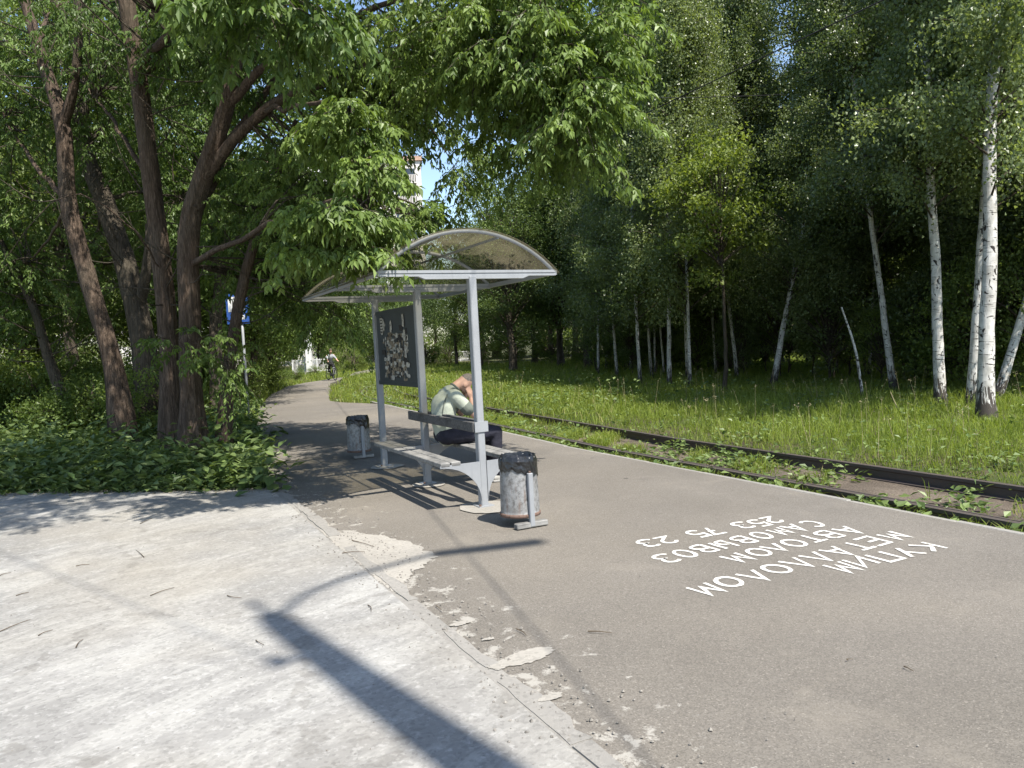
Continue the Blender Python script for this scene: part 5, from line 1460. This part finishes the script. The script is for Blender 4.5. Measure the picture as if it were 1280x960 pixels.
for i, (px, py) in enumerate(pls):
    b = G(px, py + 6, -.05); R_ = rp.uniform(.85, 1.2)
    if inside(ASPH, np.array([b[0]]), np.array([b[1]]))[0] or inside(CONC, np.array([b[0]]), np.array([b[1]]))[0]: b[1] += .25
    t = thing('broadleaf_weed', 'large-leaved weed at the front of the bed under the maples', 'plant', tuple(b), rp.uniform(0, 6.28), 'large-leaved weeds at the bed edge')
    st = MB()
    for k in range(rp.randint(9, 14)):
        a = rp.uniform(0, 6.28); el = rp.uniform(.15, 1.1); ln = rp.uniform(.12, .36) * R_; sz = rp.uniform(.11, .21) * R_
        e = Vector((math.cos(a) * math.cos(el) * ln, math.sin(a) * math.cos(el) * ln, math.sin(el) * ln + .05))
        st.tube([(0, 0, .0), (e.x * .4, e.y * .4, e.z * .62), tuple(e)], [.005, .004, .003], 4)
        o = obj('leaf', LEAFM[k % 4], None, t, e); o.rotation_euler = (rp.uniform(-.35, .35), rp.uniform(-.25, .55), a + rp.uniform(-.5, .5)); o.scale = (sz,) * 3
    st.build('stems', M_WEED, t)

# ------------------------------------------------------------------ small litter on the ground: twigs and pebbles
tw = [((0, 790), (38, 775)), ((95, 810), (104, 800)), ((175, 655), (190, 648)), ((180, 697), (170, 688)), ((0, 720), (14, 716)), ((320, 801), (330, 807)), ((188, 745), (218, 735)), ((48, 795), (66, 788)), ((284, 745), (302, 748)), ((460, 757), (464, 765)), ((545, 758), (552, 763)), ((645, 787), (658, 795)), ((1130, 834), (1142, 840)), ((735, 790), (765, 792)), ((20, 745), (36, 741)), ((95, 708), (112, 706)), ((1060, 826), (1066, 825)), ((440, 676), (468, 684)), ((428, 692), (456, 690))]
for i, (a, b) in enumerate(tw):
    p0 = G(*a, z=.006); p1 = G(*b, z=.006); mid = (p0 + p1) / 2 + np.array([rng.normal(0, .008), rng.normal(0, .008), .004])
    v, f = tube_arrays(spline([p0, mid, p1], 8) - p0, np.linspace(.0035, .0015, 8), 5, .1, rng)
    asph = inside(ASPH, np.array([p0[0]]), np.array([p0[1]]))[0]
    o = obj('fallen_twig', fast_mesh('fallen_twig', v, f), M_TWIG, None, (p0[0], p0[1], p0[2] + .004))
    tag(o, 'small dry twig lying on the asphalt' if asph else 'small dry twig lying on the pale concrete', 'twig', 'twigs on the asphalt' if asph else 'twigs on the concrete')
def pebbles(n, sampler):
    V_, F_, o = [], [], 0
    oct_v = np.array([[1, 0, 0], [0, 1, 0], [-1, 0, 0], [0, -1, 0], [0, 0, 1], [0, 0, -.4]]); oct_f = np.array([[0, 1, 4], [1, 2, 4], [2, 3, 4], [3, 0, 4], [1, 0, 5], [2, 1, 5], [3, 2, 5], [0, 3, 5]])
    for i in range(n):
        c, s = sampler(); a = rng.uniform(0, 6.28); R_ = np.array([[math.cos(a), -math.sin(a), 0], [math.sin(a), math.cos(a), 0], [0, 0, 1]])
        V_.append((oct_v * s * rng.uniform(.6, 1.2, (6, 3))) @ R_.T + c); F_.append(oct_f + o); o += 6
    return np.vstack(V_), np.vstack(F_)
def smp():
    k = rng.uniform()
    if k < .55: return L(rng.uniform(-6, 2.3), -1.5 + rng.normal(.08, .16), .006), rng.uniform(.003, .011)
    if k < .8: return L(rng.uniform(-6, 3), rng.uniform(-4, 2.6), .006), rng.uniform(.002, .006)
    x = rng.uniform(-7, -2.6); return np.array([x, 9.0 + (-x - 2.95) * .19 - abs(rng.normal(0, .12)), .006]), rng.uniform(.004, .014)
v, f = pebbles(1500, smp)
obj('grit', fast_mesh('grit', v, f), M_STONE, kind='stuff')['label'] = 'loose grit and pebbles along the slab joint and bed edge'
# fallen leaves and dry litter at the bed edge
lb_ = np.array([[x, 9.0 + (-x - 2.95) * .19 - abs(rng.normal(0, .14)), .012] for x in rng.uniform(-8, -2.6, 500)])
lt = rng.normal(0, 1, (500, 3)) * np.array([1, 1, .15]); ll = rng.uniform(.015, .05, 500)
v, f = leaves_arrays(lb_, lt, np.tile([0, 0, 1.0], (500, 1)) + rng.normal(0, .15, (500, 3)), ll, ll * .5, .1)
obj('leaf_litter', fast_mesh('leaf_litter', v, f), M_STRAW, kind='stuff')['label'] = 'dry leaf litter along the edge of the bed'
